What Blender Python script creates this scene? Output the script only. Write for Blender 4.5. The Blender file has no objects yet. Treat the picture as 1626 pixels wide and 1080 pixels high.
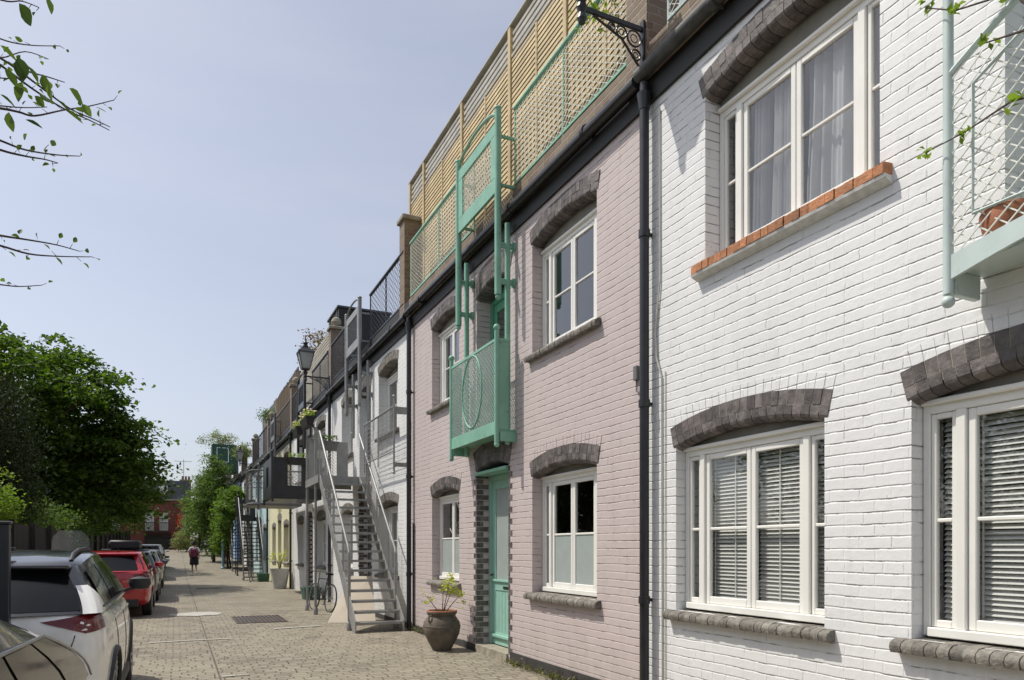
import bpy, bmesh, math, random
import numpy as np
from mathutils import Vector, Matrix, Quaternion
from mathutils.bvhtree import BVHTree
R = math.radians
random.seed(7); rng = np.random.default_rng(7)
col = bpy.context.scene.collection
D = 4.08                 # facade plane x
TH = R(25.06)
CAMH = 1.42
G0 = -0.13

def gz(y):
    if y < 38: return G0
    if y < 80: return G0 + (y - 38) * 0.034
    return G0 + 42 * 0.034

# ------------------------------------------------------------------ materials
def new_mat(name):
    m = bpy.data.materials.new(name); m.use_nodes = True
    nt = m.node_tree; nt.nodes.clear()
    out = nt.nodes.new('ShaderNodeOutputMaterial')
    return m, nt, out
def N(nt, t, **kw):
    n = nt.nodes.new(t)
    for k, v in kw.items():
        if k.startswith('i_'):
            key = k[2:].replace('_', ' ')
            n.inputs[int(key) if key.isdigit() else key].default_value = v
        else: setattr(n, k, v)
    return n
def L(nt, a, b): nt.links.new(a, b)
def c4(c): return (c[0], c[1], c[2], 1)
def ramp(nt, fac, stops):
    r = nt.nodes.new('ShaderNodeValToRGB'); e = r.color_ramp.elements
    while len(e) < len(stops): e.new(0.5)
    for i, (p, c) in enumerate(stops):
        e[i].position = p; e[i].color = c4(c) if hasattr(c, '__len__') else (c, c, c, 1)
    L(nt, fac, r.inputs[0]); return r.outputs[0]
def mixc(nt, f, a, b, mode='MIX'):
    m = nt.nodes.new('ShaderNodeMix'); m.data_type = 'RGBA'; m.blend_type = mode
    for s, v in ((m.inputs[0], f), (m.inputs[6], a), (m.inputs[7], b)):
        if hasattr(v, 'links') or isinstance(v, bpy.types.NodeSocket): L(nt, v, s)
        else: s.default_value = c4(v) if hasattr(v, '__len__') else v
    return m.outputs[2]
def mth(nt, op, a, b=0.0, c=0.0):
    m = nt.nodes.new('ShaderNodeMath'); m.operation = op
    for s, v in zip(m.inputs, (a, b, c)):
        if isinstance(v, bpy.types.NodeSocket): L(nt, v, s)
        else: s.default_value = v
    return m.outputs[0]
def noise(nt, vec, scale, detail=4, rough=.55):
    n = N(nt, 'ShaderNodeTexNoise'); n.inputs['Scale'].default_value = scale
    n.inputs['Detail'].default_value = detail; n.inputs['Roughness'].default_value = rough
    if vec is not None: L(nt, vec, n.inputs['Vector'])
    return n.outputs[0]

def plain(name, color, rough=.6, metal=0, var=.12, scale=6, bump=0, bscale=40, spec=.5, coat=0, island=0, trans=0, rust=0):
    m, nt, out = new_mat(name)
    p = N(nt, 'ShaderNodeBsdfPrincipled')
    tc = N(nt, 'ShaderNodeTexCoord').outputs['Object']
    n = noise(nt, tc, scale, 5)
    dark = [c * (1 - var) for c in color]; lite = [min(1, c * (1 + var)) for c in color]
    cc = ramp(nt, n, [(.3, dark), (.7, lite)])
    if island:
        g = N(nt, 'ShaderNodeNewGeometry')
        v = mth(nt, 'MULTIPLY_ADD', g.outputs['Random Per Island'], 2 * island, 1 - island)
        vv = N(nt, 'ShaderNodeCombineColor')
        for k in range(3): L(nt, v, vv.inputs[k])
        cc = mixc(nt, 1.0, cc, vv.outputs[0], 'MULTIPLY')
    if rust:
        rs_ = ramp(nt, noise(nt, tc, 11, 6, .7), [(.60, 0), (.68, rust)]); cc = mixc(nt, rs_, cc, (.16, .10, .055))
        ds = ramp(nt, noise(nt, tc, 2.6, 5, .6), [(.45, 0), (.7, .35)]); cc = mixc(nt, ds, cc, [c * .62 for c in color])
    L(nt, cc, p.inputs['Base Color'])
    p.inputs['Metallic'].default_value = metal
    rr = mth(nt, 'MULTIPLY_ADD', n, .2, rough - .1); L(nt, rr, p.inputs['Roughness'])
    p.inputs['Specular IOR Level'].default_value = spec
    if coat: p.inputs['Coat Weight'].default_value = coat; p.inputs['Coat Roughness'].default_value = .04
    if bump:
        b = N(nt, 'ShaderNodeBump'); b.inputs['Strength'].default_value = bump; b.inputs['Distance'].default_value = .01
        L(nt, noise(nt, tc, bscale, 6), b.inputs['Height']); L(nt, b.outputs[0], p.inputs['Normal'])
    if trans:
        t = N(nt, 'ShaderNodeBsdfTranslucent'); L(nt, cc, t.inputs[0])
        mx = N(nt, 'ShaderNodeMixShader'); mx.inputs[0].default_value = trans
        L(nt, p.outputs[0], mx.inputs[1]); L(nt, t.outputs[0], mx.inputs[2]); L(nt, mx.outputs[0], out.inputs[0])
    else: L(nt, p.outputs[0], out.inputs[0])
    return m

def brick_wall(name, color, crack=.5, bumpd=.005, mortar=None, bw=.235, rh=.0795, col2=None, seed=0.0, rough=.55, painted=True):
    m, nt, out = new_mat(name)
    p = N(nt, 'ShaderNodeBsdfPrincipled'); p.inputs['Specular IOR Level'].default_value = .3
    tc = N(nt, 'ShaderNodeTexCoord').outputs['Object']
    sx = N(nt, 'ShaderNodeSeparateXYZ'); L(nt, tc, sx.inputs[0])
    u = mth(nt, 'ADD', sx.outputs[0], sx.outputs[1])
    wn = noise(nt, tc, 1.7, 3); wn2 = noise(nt, tc, 9, 3)
    u2 = mth(nt, 'ADD', u, mth(nt, 'MULTIPLY_ADD', wn2, .03, seed))
    z2 = mth(nt, 'ADD', sx.outputs[2], mth(nt, 'ADD', mth(nt, 'MULTIPLY', wn, .020), mth(nt, 'MULTIPLY', wn2, .011)))
    cv = N(nt, 'ShaderNodeCombineXYZ'); L(nt, u2, cv.inputs[0]); L(nt, z2, cv.inputs[1])
    def brk(ms, sm):
        b = N(nt, 'ShaderNodeTexBrick'); L(nt, cv.outputs[0], b.inputs['Vector'])
        b.inputs['Scale'].default_value = 1; b.inputs['Brick Width'].default_value = bw
        b.inputs['Row Height'].default_value = rh; b.inputs['Mortar Size'].default_value = ms
        b.inputs['Mortar Smooth'].default_value = sm; b.offset = .5; b.squash = .62; b.squash_frequency = 4
        b.inputs['Color1'].default_value = (0, 0, 0, 1); b.inputs['Color2'].default_value = (1, 1, 1, 1)
        return b
    b1 = brk(.009, .9); b2 = brk(.0026, .3)
    fr = mth(nt, 'FRACT', mth(nt, 'DIVIDE', z2, rh)); bd = mth(nt, 'MULTIPLY', mth(nt, 'MINIMUM', fr, mth(nt, 'SUBTRACT', 1.0, fr)), rh)
    bed = N(nt, 'ShaderNodeMapRange'); bed.interpolation_type = 'SMOOTHSTEP'; L(nt, bd, bed.inputs[0])
    bed.inputs[1].default_value = .0085; bed.inputs[2].default_value = .001; bed.inputs[3].default_value = 0; bed.inputs[4].default_value = 1
    bedl = N(nt, 'ShaderNodeMapRange'); L(nt, bd, bedl.inputs[0])
    bedl.inputs[1].default_value = .0042; bedl.inputs[2].default_value = .002; bedl.inputs[3].default_value = 0; bedl.inputs[4].default_value = 1
    cn = noise(nt, tc, 4.5, 6, .7)
    cm = ramp(nt, cn, [(.49, .0), (.57, 1)]); cm2 = ramp(nt, noise(nt, tc, 7, 5, .7), [(.52, .0), (.62, 1)])
    if painted:
        gap = mth(nt, 'MAXIMUM', bed.outputs[0], mth(nt, 'MULTIPLY', b1.outputs['Fac'], mth(nt, 'MULTIPLY_ADD', cm2, .45, .2)))
        crk = mth(nt, 'MULTIPLY', mth(nt, 'MAXIMUM', mth(nt, 'MULTIPLY', bedl.outputs[0], cm), mth(nt, 'MULTIPLY', b2.outputs['Fac'], mth(nt, 'MULTIPLY', cm2, .5))), crack)
    else:
        gap = b1.outputs['Fac']; crk = mth(nt, 'MULTIPLY', b2.outputs['Fac'], mth(nt, 'MULTIPLY', cm, crack))
    base = ramp(nt, noise(nt, tc, .9, 6, .6), [(.3, [c * .93 for c in color]), (.65, color)])
    if col2: base = mixc(nt, mth(nt, 'MULTIPLY', b1.outputs['Color'], .8), base, col2)
    else: base = mixc(nt, mth(nt, 'MULTIPLY', b1.outputs['Color'], .04), base, [c * .6 for c in color])
    if mortar: base = mixc(nt, b1.outputs['Fac'], base, mortar)
    else: base = mixc(nt, mth(nt, 'MULTIPLY', gap, .05), base, [c * .6 for c in color])
    base = mixc(nt, crk, base, [c*.2+.02 for c in color])
    if painted:
        pt = ramp(nt, noise(nt, tc, .45, 3, .5), [(.40, 0), (.50, .5), (.62, 1)])
        base = mixc(nt, mth(nt, 'MULTIPLY', pt, .22), base, [c * .86 for c in color])
        chip = mth(nt, 'MULTIPLY', ramp(nt, noise(nt, tc, 38, 2, .5), [(.70, 0), (.73, 1)]), ramp(nt, noise(nt, tc, 1.3, 3), [(.5, 0), (.6, 1)]))
        base = mixc(nt, mth(nt, 'MULTIPLY', chip, .7), base, [c * .35 + .02 for c in color])
    # grime: rain streaks and dirt near the foot
    mp = N(nt, 'ShaderNodeMapping'); mp.inputs['Scale'].default_value = (5, 5, .5); L(nt, tc, mp.inputs['Vector'])
    st = ramp(nt, noise(nt, mp.outputs[0], 1.6, 6, .6), [(.52, 0), (.78, .28)])
    base = mixc(nt, st, base, [c * .62 for c in color])
    foot = N(nt, 'ShaderNodeMapRange'); L(nt, sx.outputs[2], foot.inputs[0])
    foot.inputs[1].default_value = .55; foot.inputs[2].default_value = -.15; foot.inputs[3].default_value = 0; foot.inputs[4].default_value = .45
    base = mixc(nt, mth(nt, 'MULTIPLY', foot.outputs[0], ramp(nt, cn, [(.35, 0), (.65, 1)])), base, [.30, .28, .23])
    L(nt, base, p.inputs['Base Color']); p.inputs['Roughness'].default_value = rough
    # relief: beds are deep, crooked and broken; each brick has its own lip and tilt
    h = mth(nt, 'MULTIPLY', gap, mth(nt, 'MULTIPLY_ADD', cn, -1.7, .25))
    h = mth(nt, 'ADD', h, mth(nt, 'MULTIPLY', crk, -1.0))
    h = mth(nt, 'ADD', h, mth(nt, 'MULTIPLY', b1.outputs['Color'], .35))
    h = mth(nt, 'ADD', h, mth(nt, 'MULTIPLY', noise(nt, tc, 14, 6, .6), .9))
    h = mth(nt, 'ADD', h, mth(nt, 'MULTIPLY', noise(nt, tc, 90, 4), .12))
    bp = N(nt, 'ShaderNodeBump'); bp.inputs['Strength'].default_value = .9; bp.inputs['Distance'].default_value = bumpd
    L(nt, h, bp.inputs['Height']); L(nt, bp.outputs[0], p.inputs['Normal'])
    L(nt, p.outputs[0], out.inputs[0]); return m

def glass_mat(name, tint=(.75, .8, .85), refl=.12, rough=0.0):
    m, nt, out = new_mat(name)
    t = N(nt, 'ShaderNodeBsdfTransparent'); t.inputs[0].default_value = c4(tint)
    g = N(nt, 'ShaderNodeBsdfGlossy'); g.inputs['Roughness'].default_value = rough; g.inputs[0].default_value = (1, 1, 1, 1)
    lw = N(nt, 'ShaderNodeLayerWeight'); lw.inputs[0].default_value = .5
    f = mth(nt, 'MINIMUM', mth(nt, 'MULTIPLY_ADD', mth(nt, 'POWER', lw.outputs['Facing'], 3.0), .8, refl), 1.0)
    mx = N(nt, 'ShaderNodeMixShader'); L(nt, f, mx.inputs[0])
    L(nt, t.outputs[0], mx.inputs[1]); L(nt, g.outputs[0], mx.inputs[2]); L(nt, mx.outputs[0], out.inputs[0])
    tc = N(nt, 'ShaderNodeTexCoord').outputs['Object']
    b = N(nt, 'ShaderNodeBump'); b.inputs['Strength'].default_value = .04; b.inputs['Distance'].default_value = .02
    L(nt, noise(nt, tc, 1.5, 1), b.inputs['Height']); L(nt, b.outputs[0], g.inputs['Normal'])
    return m

def leaf_mat(name, c1, c2, trans=.35):
    m, nt, out = new_mat(name)
    g = N(nt, 'ShaderNodeNewGeometry')
    cc = ramp(nt, g.outputs['Random Per Island'], [(0, c1), (1, c2)])
    p = N(nt, 'ShaderNodeBsdfPrincipled'); L(nt, cc, p.inputs['Base Color']); p.inputs['Roughness'].default_value = .55
    p.inputs['Specular IOR Level'].default_value = .2
    t = N(nt, 'ShaderNodeBsdfTranslucent'); L(nt, mixc(nt, 1.0, cc, (1.3, 1.5, .5), 'MULTIPLY'), t.inputs[0])
    mx = N(nt, 'ShaderNodeMixShader'); mx.inputs[0].default_value = trans
    L(nt, p.outputs[0], mx.inputs[1]); L(nt, t.outputs[0], mx.inputs[2]); L(nt, mx.outputs[0], out.inputs[0])
    return m

M = {}
M['white_brick'] = brick_wall('white_brick', (.79, .79, .785), crack=.85)
M['pink_brick'] = brick_wall('pink_brick', (.57, .49, .475), crack=.9, seed=3.1)
M['white_brick2'] = brick_wall('white_brick_b', (.78, .78, .77), crack=.5, seed=1.7)
M['yellow_brick'] = brick_wall('yellow_brick', (.78, .74, .50), crack=.4, seed=2.2)
M['teal_brick'] = brick_wall('teal_brick', (.50, .66, .68), crack=.4, seed=4.2)
M['blue_brick'] = brick_wall('blue_brick', (.22, .38, .68), crack=.4, seed=5.2)
M['stock_brick'] = brick_wall('stock_brick', (.24, .18, .12), crack=.2, mortar=(.30, .27, .22), col2=(.16, .10, .07), seed=2, painted=False)
M['red_brick'] = brick_wall('red_brick', (.19, .045, .03), crack=.2, mortar=(.2, .12, .1), col2=(.13, .03, .022), seed=2, painted=False)
M['dark_brick'] = plain('dark_brick', (.125, .108, .102), .6, var=.45, scale=14, bump=.5, island=.35)
M['mortar'] = plain('mortar', (.27, .25, .20), .9, var=.3, scale=9)
M['grey_sill'] = plain('grey_sill', (.19, .175, .15), .8, var=.4, scale=22, bump=.9, bscale=60, island=.25)
M['orange_brick'] = plain('orange_brick', (.40, .17, .075), .75, var=.3, scale=30, bump=.7, bscale=70, island=.3)
M['white_paint'] = plain('white_paint', (.80, .79, .74), .35, var=.04, scale=3)
M['offwhite'] = plain('offwhite', (.55, .54, .47), .5, var=.08)
M['white_masonry'] = plain('white_masonry', (.62, .62, .60), .6, var=.15, bump=.3, scale=20)
M['mint'] = plain('mint_paint', (.225, .455, .34), .45, var=.10, scale=5, rust=.5)
M['mint_pale'] = plain('mint_pale_paint', (.52, .61, .585), .45, var=.06, scale=5, rust=.3)
M['mint_door'] = plain('mint_door_paint', (.31, .54, .45), .4, var=.06, rust=.15)
M['green_dark'] = plain('green_dark_paint', (.10, .33, .20), .4, var=.1)
M['grey_metal'] = plain('grey_metal', (.31, .31, .30), .48, var=.15, metal=.3, scale=5, rust=.3)
M['dgrey_metal'] = plain('dgrey_metal', (.17, .17, .17), .45, var=.1, metal=.3)
M['black_metal'] = plain('black_metal', (.022, .022, .025), .35, var=.2)
M['gutter_grey'] = plain('gutter_grey', (.07, .07, .068), .6, var=.45, scale=9, bump=.3)
M['black_board'] = plain('black_board', (.02, .019, .018), .6, var=.3)
M['wire'] = plain('white_wire', (.74, .76, .70), .4, var=.05)
M['timber'] = plain('fence_timber', (.50, .385, .215), .75, var=.22, scale=2.4, island=.14)
M['timber_pale'] = plain('fence_timber_pale', (.42, .39, .33), .8, var=.2, scale=3, island=.12)
M['reed'] = plain('reed_screen', (.16, .115, .075), .9, var=.3, scale=8, island=.35)
M['reed_grey'] = plain('reed_grey', (.25, .235, .22), .9, var=.3, scale=8, island=.3)
M['fence_dark'] = plain('fence_dark', (.035, .03, .027), .8, var=.3, scale=3, island=.25)
M['stone'] = plain('stone', (.30, .27, .21), .85, var=.3, scale=9, bump=.6)
M['concrete'] = plain('concrete', (.32, .30, .26), .85, var=.2, scale=9, bump=.4)
M['plinth'] = plain('plinth_paint', (.045, .042, .040), .7, var=.4, scale=6, bump=.3)
M['roof_felt'] = plain('roof_felt', (.09, .09, .095), .8)
M['slate'] = plain('slate', (.065, .068, .075), .55, var=.25, scale=2)
M['terracotta'] = plain('terracotta', (.42, .17, .09), .8, var=.2, bump=.3)
M['urn'] = plain('urn_clay', (.125, .10, .075), .75, var=.35, scale=7, bump=.4)
M['interior'] = plain('interior', (.22, .21, .20), .8)
M['curtain'] = plain('curtain', (.72, .71, .68), .85, var=.05, trans=.3)
M['arch_board'] = plain('arch_board', (.24, .225, .185), .7, var=.15)
M['blind'] = plain('blind', (.82, .80, .72), .45, var=.03)
M['glass'] = glass_mat('window_glass', (.86, .88, .90), .10)
M['glass_dark'] = glass_mat('window_glass_dark', (.55, .58, .6), .19)
M['frost'] = plain('frosted_glass', (.36, .41, .39), .22, var=.04)
M['lamp_glass'] = plain('lamp_glass', (.55, .57, .55), .25, var=.05, trans=.4)
M['tyre'] = plain('tyre', (.02, .02, .02), .8)
M['rim'] = plain('alloy_rim', (.45, .46, .47), .3, metal=.8)
M['plastic_black'] = plain('plastic_black', (.025, .025, .027), .55)
M['car_glass'] = plain('car_glass', (.005, .006, .007), .10, var=.1, spec=.3)
M['lamp_red'] = plain('lamp_red', (.13, .008, .014), .18, spec=.5, coat=.25, var=.35, scale=9)
M['lamp_clear'] = plain('lamp_clear', (.55, .50, .50), .15, spec=.8, coat=.5)
def car_paint(n, c, metal=0): return plain(n, c, .25, metal=metal, var=.03, coat=.9)
M['car_white'] = car_paint('car_white', (.84, .83, .80)); M['car_red'] = car_paint('car_red', (.42, .006, .014))
M['car_blue'] = car_paint('car_blue', (.05, .065, .09), .4); M['car_silver'] = car_paint('car_silver', (.38, .38, .37), .6)
M['car_grey'] = car_paint('car_grey', (.07, .07, .068), .5); M['car_black'] = car_paint('car_black', (.012, .012, .014))
M['perspex'] = glass_mat('perspex', (.62, .66, .66), .06, .1)
def _persp():
    m, nt, out = new_mat('perspex_screen'); a = N(nt, 'ShaderNodeBsdfTransparent'); b = N(nt, 'ShaderNodeBsdfPrincipled')
    b.inputs['Base Color'].default_value = (.40, .42, .42, 1); b.inputs['Roughness'].default_value = .15
    mx = N(nt, 'ShaderNodeMixShader'); mx.inputs[0].default_value = .45; L(nt, a.outputs[0], mx.inputs[1]); L(nt, b.outputs[0], mx.inputs[2]); L(nt, mx.outputs[0], out.inputs[0]); return m
M['perspex'] = _persp()
M['bark'] = plain('bark', (.075, .055, .04), .9, var=.35, scale=9, bump=.6)
M['twig'] = plain('twig', (.055, .035, .028), .8, var=.2)
M['ply'] = plain('plywood', (.64, .56, .45), .7, var=.08, scale=2)
M['bin_green'] = plain('bin_green', (.022, .085, .05), .5)
M['planter_white'] = plain('planter_white', (.52, .51, .47), .6, var=.1)
M['skin'] = plain('skin', (.45, .27, .19), .6); M['hair'] = plain('hair', (.02, .016, .014), .7)
M['cloth_white'] = plain('cloth_white', (.72, .71, .70), .9); M['cloth_black'] = plain('cloth_black', (.025, .022, .025), .9)
M['bag'] = plain('bag_fabric', (.17, .03, .065), .8, var=.6, scale=9)
M['shoe'] = plain('shoe', (.55, .52, .45), .7)
M['flag_red'] = plain('flag_red', (.5, .03, .03), .8)
M['purple'] = plain('purple_box', (.10, .05, .13), .6)
M['grass'] = leaf_mat('weeds', (.09, .10, .04), (.24, .22, .09), .3)
M['leaf_maple'] = leaf_mat('leaf_maple', (.035, .068, .016), (.12, .185, .035), .42)
M['leaf_dark'] = leaf_mat('leaf_dark', (.022, .035, .014), (.055, .075, .028), .15)
M['leaf_bright'] = leaf_mat('leaf_bright', (.12, .19, .03), (.26, .34, .07), .4)
M['leaf_ivy'] = leaf_mat('leaf_ivy', (.06, .105, .022), (.16, .24, .05), .38)
M['leaf_mid'] = leaf_mat('leaf_mid', (.06, .10, .03), (.15, .22, .06), .35)
M['leaf_olive'] = leaf_mat('leaf_olive', (.16, .18, .08), (.28, .31, .15), .3)
M['leaf_red'] = leaf_mat('leaf_red', (.16, .06, .04), (.26, .20, .07), .3)
M['leaf_yellow'] = leaf_mat('leaf_yellow', (.35, .36, .04), (.50, .52, .10), .4)
M['leaf_twig'] = leaf_mat('leaf_twig', (.06, .10, .03), (.17, .24, .06), .3)
M['petal'] = leaf_mat('petal', (.80, .78, .78), (.80, .55, .50), .3)

def sett_mat():
    m, nt, out = new_mat('granite_setts')
    p = N(nt, 'ShaderNodeBsdfPrincipled'); p.inputs['Specular IOR Level'].default_value = .35
    tc = N(nt, 'ShaderNodeTexCoord').outputs['Object']
    wob = N(nt, 'ShaderNodeTexNoise'); wob.inputs['Scale'].default_value = 2.2; wob.inputs['Detail'].default_value = 4; L(nt, tc, wob.inputs['Vector'])
    va = N(nt, 'ShaderNodeVectorMath', operation='MULTIPLY_ADD'); L(nt, wob.outputs['Color'], va.inputs[0])
    va.inputs[1].default_value = (.09, .09, 0); L(nt, tc, va.inputs[2])
    b = N(nt, 'ShaderNodeTexBrick'); L(nt, va.outputs[0], b.inputs['Vector'])
    b.inputs['Scale'].default_value = 1; b.inputs['Brick Width'].default_value = .19; b.inputs['Row Height'].default_value = .125
    b.inputs['Mortar Size'].default_value = .012; b.inputs['Mortar Smooth'].default_value = .7
    b.inputs['Color1'].default_value = (0, 0, 0, 1); b.inputs['Color2'].default_value = (1, 1, 1, 1)
    b.squash = 1.25; b.squash_frequency = 3
    big = noise(nt, tc, .55, 6, .6); fine = noise(nt, tc, 30, 5)
    base = ramp(nt, b.outputs['Color'], [(0, (.205, .178, .135)), (.5, (.27, .238, .18)), (1, (.335, .30, .23))])
    base = mixc(nt, ramp(nt, fine, [(.3, .35), (.7, 0)]), base, (.125, .112, .09))
    base = mixc(nt, ramp(nt, big, [(.35, .5), (.6, 0)]), base, (.33, .29, .21))
    jn = ramp(nt, noise(nt, tc, 3.5, 5, .7), [(.38, .35), (.6, 1)])
    j = mth(nt, 'MULTIPLY', b.outputs['Fac'], jn)
    base = mixc(nt, mth(nt, 'MULTIPLY', j, .8), base, (.06, .053, .04))
    base = mixc(nt, ramp(nt, noise(nt, tc, 1.1, 6, .65), [(.52, 0), (.66, .42)]), base, (.13, .115, .085))
    base = mixc(nt, ramp(nt, noise(nt, tc, 2.6, 3, .5), [(.68, 0), (.74, .5)]), base, (.06, .055, .045))
    L(nt, base, p.inputs['Base Color'])
    L(nt, ramp(nt, fine, [(.3, .5), (.7, .8)]), p.inputs['Roughness'])
    h = mth(nt, 'ADD', mth(nt, 'MULTIPLY', j, -1.0), mth(nt, 'MULTIPLY', b.outputs['Color'], .45))
    h = mth(nt, 'ADD', h, mth(nt, 'MULTIPLY', fine, .3)); h = mth(nt, 'ADD', h, mth(nt, 'MULTIPLY', noise(nt, tc, 6, 3), .8))
    bp = N(nt, 'ShaderNodeBump'); bp.inputs['Strength'].default_value = .8; bp.inputs['Distance'].default_value = .016
    L(nt, h, bp.inputs['Height']); L(nt, bp.outputs[0], p.inputs['Normal']); L(nt, p.outputs[0], out.inputs[0])
    return m
M['setts'] = sett_mat()
M['earth'] = plain('earth', (.10, .10, .06), .9, var=.3, scale=.6)
M['paint_patch'] = plain('paint_patch', (.42, .41, .37), .8, var=.15, scale=4)
M['seam'] = plain('seam_strip', (.10, .095, .07), .9, var=.5, scale=6)
M['strip'] = plain('concrete_strip', (.31, .29, .245), .85, var=.2, scale=4, bump=.4)
M['iron'] = plain('cast_iron', (.10, .075, .06), .6, var=.4, scale=5, metal=.3)

# ------------------------------------------------------------------ builder
ORG = {}
def tag(o, label=None, cat=None, group=None, kind=None):
    if label: o['label'] = label
    if cat: o['category'] = cat
    if group: o['group'] = group
    if kind: o['kind'] = kind
    return o
def thing(name, loc, label, cat, group=None):
    o = bpy.data.objects.new(name, None); col.objects.link(o); o.location = loc
    o.empty_display_size = .2; ORG[o.name] = Vector(loc)
    return tag(o, label, cat, group)

class MB:
    def __init__(s): s.v = []; s.f = []
    def add(s, vs, fs):
        b = len(s.v); s.v += [tuple(p) for p in vs]; s.f += [tuple(b + i for i in f) for f in fs]
    def box(s, x0, x1, y0, y1, z0, z1):
        if x0 > x1: x0, x1 = x1, x0
        if y0 > y1: y0, y1 = y1, y0
        if z0 > z1: z0, z1 = z1, z0
        s.add([(x0,y0,z0),(x1,y0,z0),(x1,y1,z0),(x0,y1,z0),(x0,y0,z1),(x1,y0,z1),(x1,y1,z1),(x0,y1,z1)],
              [(0,3,2,1),(4,5,6,7),(0,1,5,4),(1,2,6,5),(2,3,7,6),(3,0,4,7)])
    def cbox(s, x0, x1, y0, y1, z0, z1, c=.006):
        """chamfered box"""
        if x0 > x1: x0, x1 = x1, x0
        if y0 > y1: y0, y1 = y1, y0
        if z0 > z1: z0, z1 = z1, z0
        c = min(c, (x1-x0)*.45, (y1-y0)*.45, (z1-z0)*.45)
        bm = bmesh.new(); bmesh.ops.create_cube(bm, size=1)
        for v in bm.verts: v.co = Vector(((x0+x1)/2 + v.co.x*(x1-x0), (y0+y1)/2 + v.co.y*(y1-y0), (z0+z1)/2 + v.co.z*(z1-z0)))
        bmesh.ops.bevel(bm, geom=list(bm.edges), offset=c, segments=1, affect='EDGES')
        s.bm(bm)
    def bm(s, bm):
        bm.verts.index_update()
        s.add([v.co[:] for v in bm.verts], [[v.index for v in f.verts] for f in bm.faces]); bm.free()
    def beam(s, a, b, w, h, up=(0, 0, 1)):
        a = Vector(a); b = Vector(b); d = (b - a).normalized(); up = Vector(up)
        sd = d.cross(up)
        if sd.length < 1e-4: sd = d.cross(Vector((1, 0, 0)))
        sd.normalize(); u = sd.cross(d)
        vs = [p + sd * (i * w / 2) + u * (j * h / 2) for p in (a, b) for i, j in ((-1,-1),(1,-1),(1,1),(-1,1))]
        s.add(vs, [(3,2,1,0),(4,5,6,7),(0,1,5,4),(1,2,6,5),(2,3,7,6),(3,0,4,7)])
    def tube(s, pts, r, n=8, cap=True, closed=False):
        pts = [Vector(p) for p in pts]; k = len(pts)
        rs = r if hasattr(r, '__len__') else [r] * k
        base = len(s.v); prev = None
        for i, p in enumerate(pts):
            if closed: d = pts[(i+1) % k] - pts[i-1]
            else: d = pts[min(i+1, k-1)] - pts[max(i-1, 0)]
            if d.length < 1e-9: d = Vector((0, 0, 1))
            d.normalize()
            if prev is None:
                a = Vector((0, 0, 1)) if abs(d.z) < .9 else Vector((1, 0, 0))
                u = d.cross(a).normalized()
            else:
                u = prev - d * prev.dot(d)
                u = u.normalized() if u.length > 1e-6 else d.orthogonal().normalized()
            prev = u; w = d.cross(u)
            for j in range(n):
                t = 2 * math.pi * j / n
                s.v.append(tuple(p + (u * math.cos(t) + w * math.sin(t)) * rs[i]))
        for i in range(k if closed else k - 1):
            for j in range(n):
                a = base + i * n + j; b = base + i * n + (j+1) % n
                i2 = (i+1) % k
                c = base + i2 * n + (j+1) % n; d_ = base + i2 * n + j
                s.f.append((a, b, c, d_))
        if cap and not closed:
            s.f.append(tuple(base + j for j in range(n))[::-1]); s.f.append(tuple(base + (k-1) * n + j for j in range(n)))
    def lathe(s, c, prof, n=20):
        base = len(s.v); c = Vector(c)
        for r, z in prof:
            for j in range(n):
                t = 2 * math.pi * j / n; s.v.append((c.x + r*math.cos(t), c.y + r*math.sin(t), c.z + z))
        for i in range(len(prof) - 1):
            for j in range(n):
                s.f.append((base+i*n+j, base+i*n+(j+1)%n, base+(i+1)*n+(j+1)%n, base+(i+1)*n+j))
        s.f.append(tuple(base+j for j in range(n))[::-1]); s.f.append(tuple(base+(len(prof)-1)*n+j for j in range(n)))
    def ball(s, c, r, n=10, sz=1):
        prof = [(max(1e-4, r*math.sin(math.pi*i/n)), -r*sz*math.cos(math.pi*i/n)) for i in range(n+1)]
        s.lathe(c, prof, n + 4)
    def prism(s, poly, axis, a0, a1):
        """poly: 2D points; axis 'x': (y,z), 'y': (x,z), 'z': (x,y)"""
        def P(p, a): return {'x': (a, p[0], p[1]), 'y': (p[0], a, p[1]), 'z': (p[0], p[1], a)}[axis]
        n = len(poly)
        vs = [P(p, a0) for p in poly] + [P(p, a1) for p in poly]
        s.add(vs, [tuple(range(n))[::-1], tuple(range(n, 2*n))] + [(i, (i+1) % n, n+(i+1) % n, n+i) for i in range(n)])
    def mesh_panel(s, o, u, v, W, H, pitch, r, n=3, ang=45):
        """diagonal woven wires clipped to a W x H rectangle"""
        o = Vector(o); u = Vector(u).normalized(); v = Vector(v).normalized(); nrm = u.cross(v)
        for sg in (1, -1):
            du, dv = math.cos(R(ang)), math.sin(R(ang)) * sg
            pu, pv = -dv, du
            ext = abs(W*pu) + abs(H*pv)
            c0 = min(0, W*pu) + min(0, H*pv)
            k = c0 + pitch / 2
            while k < c0 + ext:
                ts = []
                # line: (a,b) = k*(pu,pv) + t*(du,dv)
                for lim, p0, d in ((0, k*pu, du), (W, k*pu, du), (0, k*pv, dv), (H, k*pv, dv)):
                    if abs(d) > 1e-6:
                        t = (lim - p0) / d; a = k*pu + t*du; b = k*pv + t*dv
                        if -1e-6 <= a <= W + 1e-6 and -1e-6 <= b <= H + 1e-6: ts.append(t)
                if len(ts) >= 2 and max(ts) - min(ts) > .01:
                    pts = [o + u*(k*pu + t*du) + v*(k*pv + t*dv) + nrm * (sg * r * .8) for t in (min(ts), max(ts))]
                    s.tube(pts, r, n, cap=False)
                k += pitch
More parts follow.
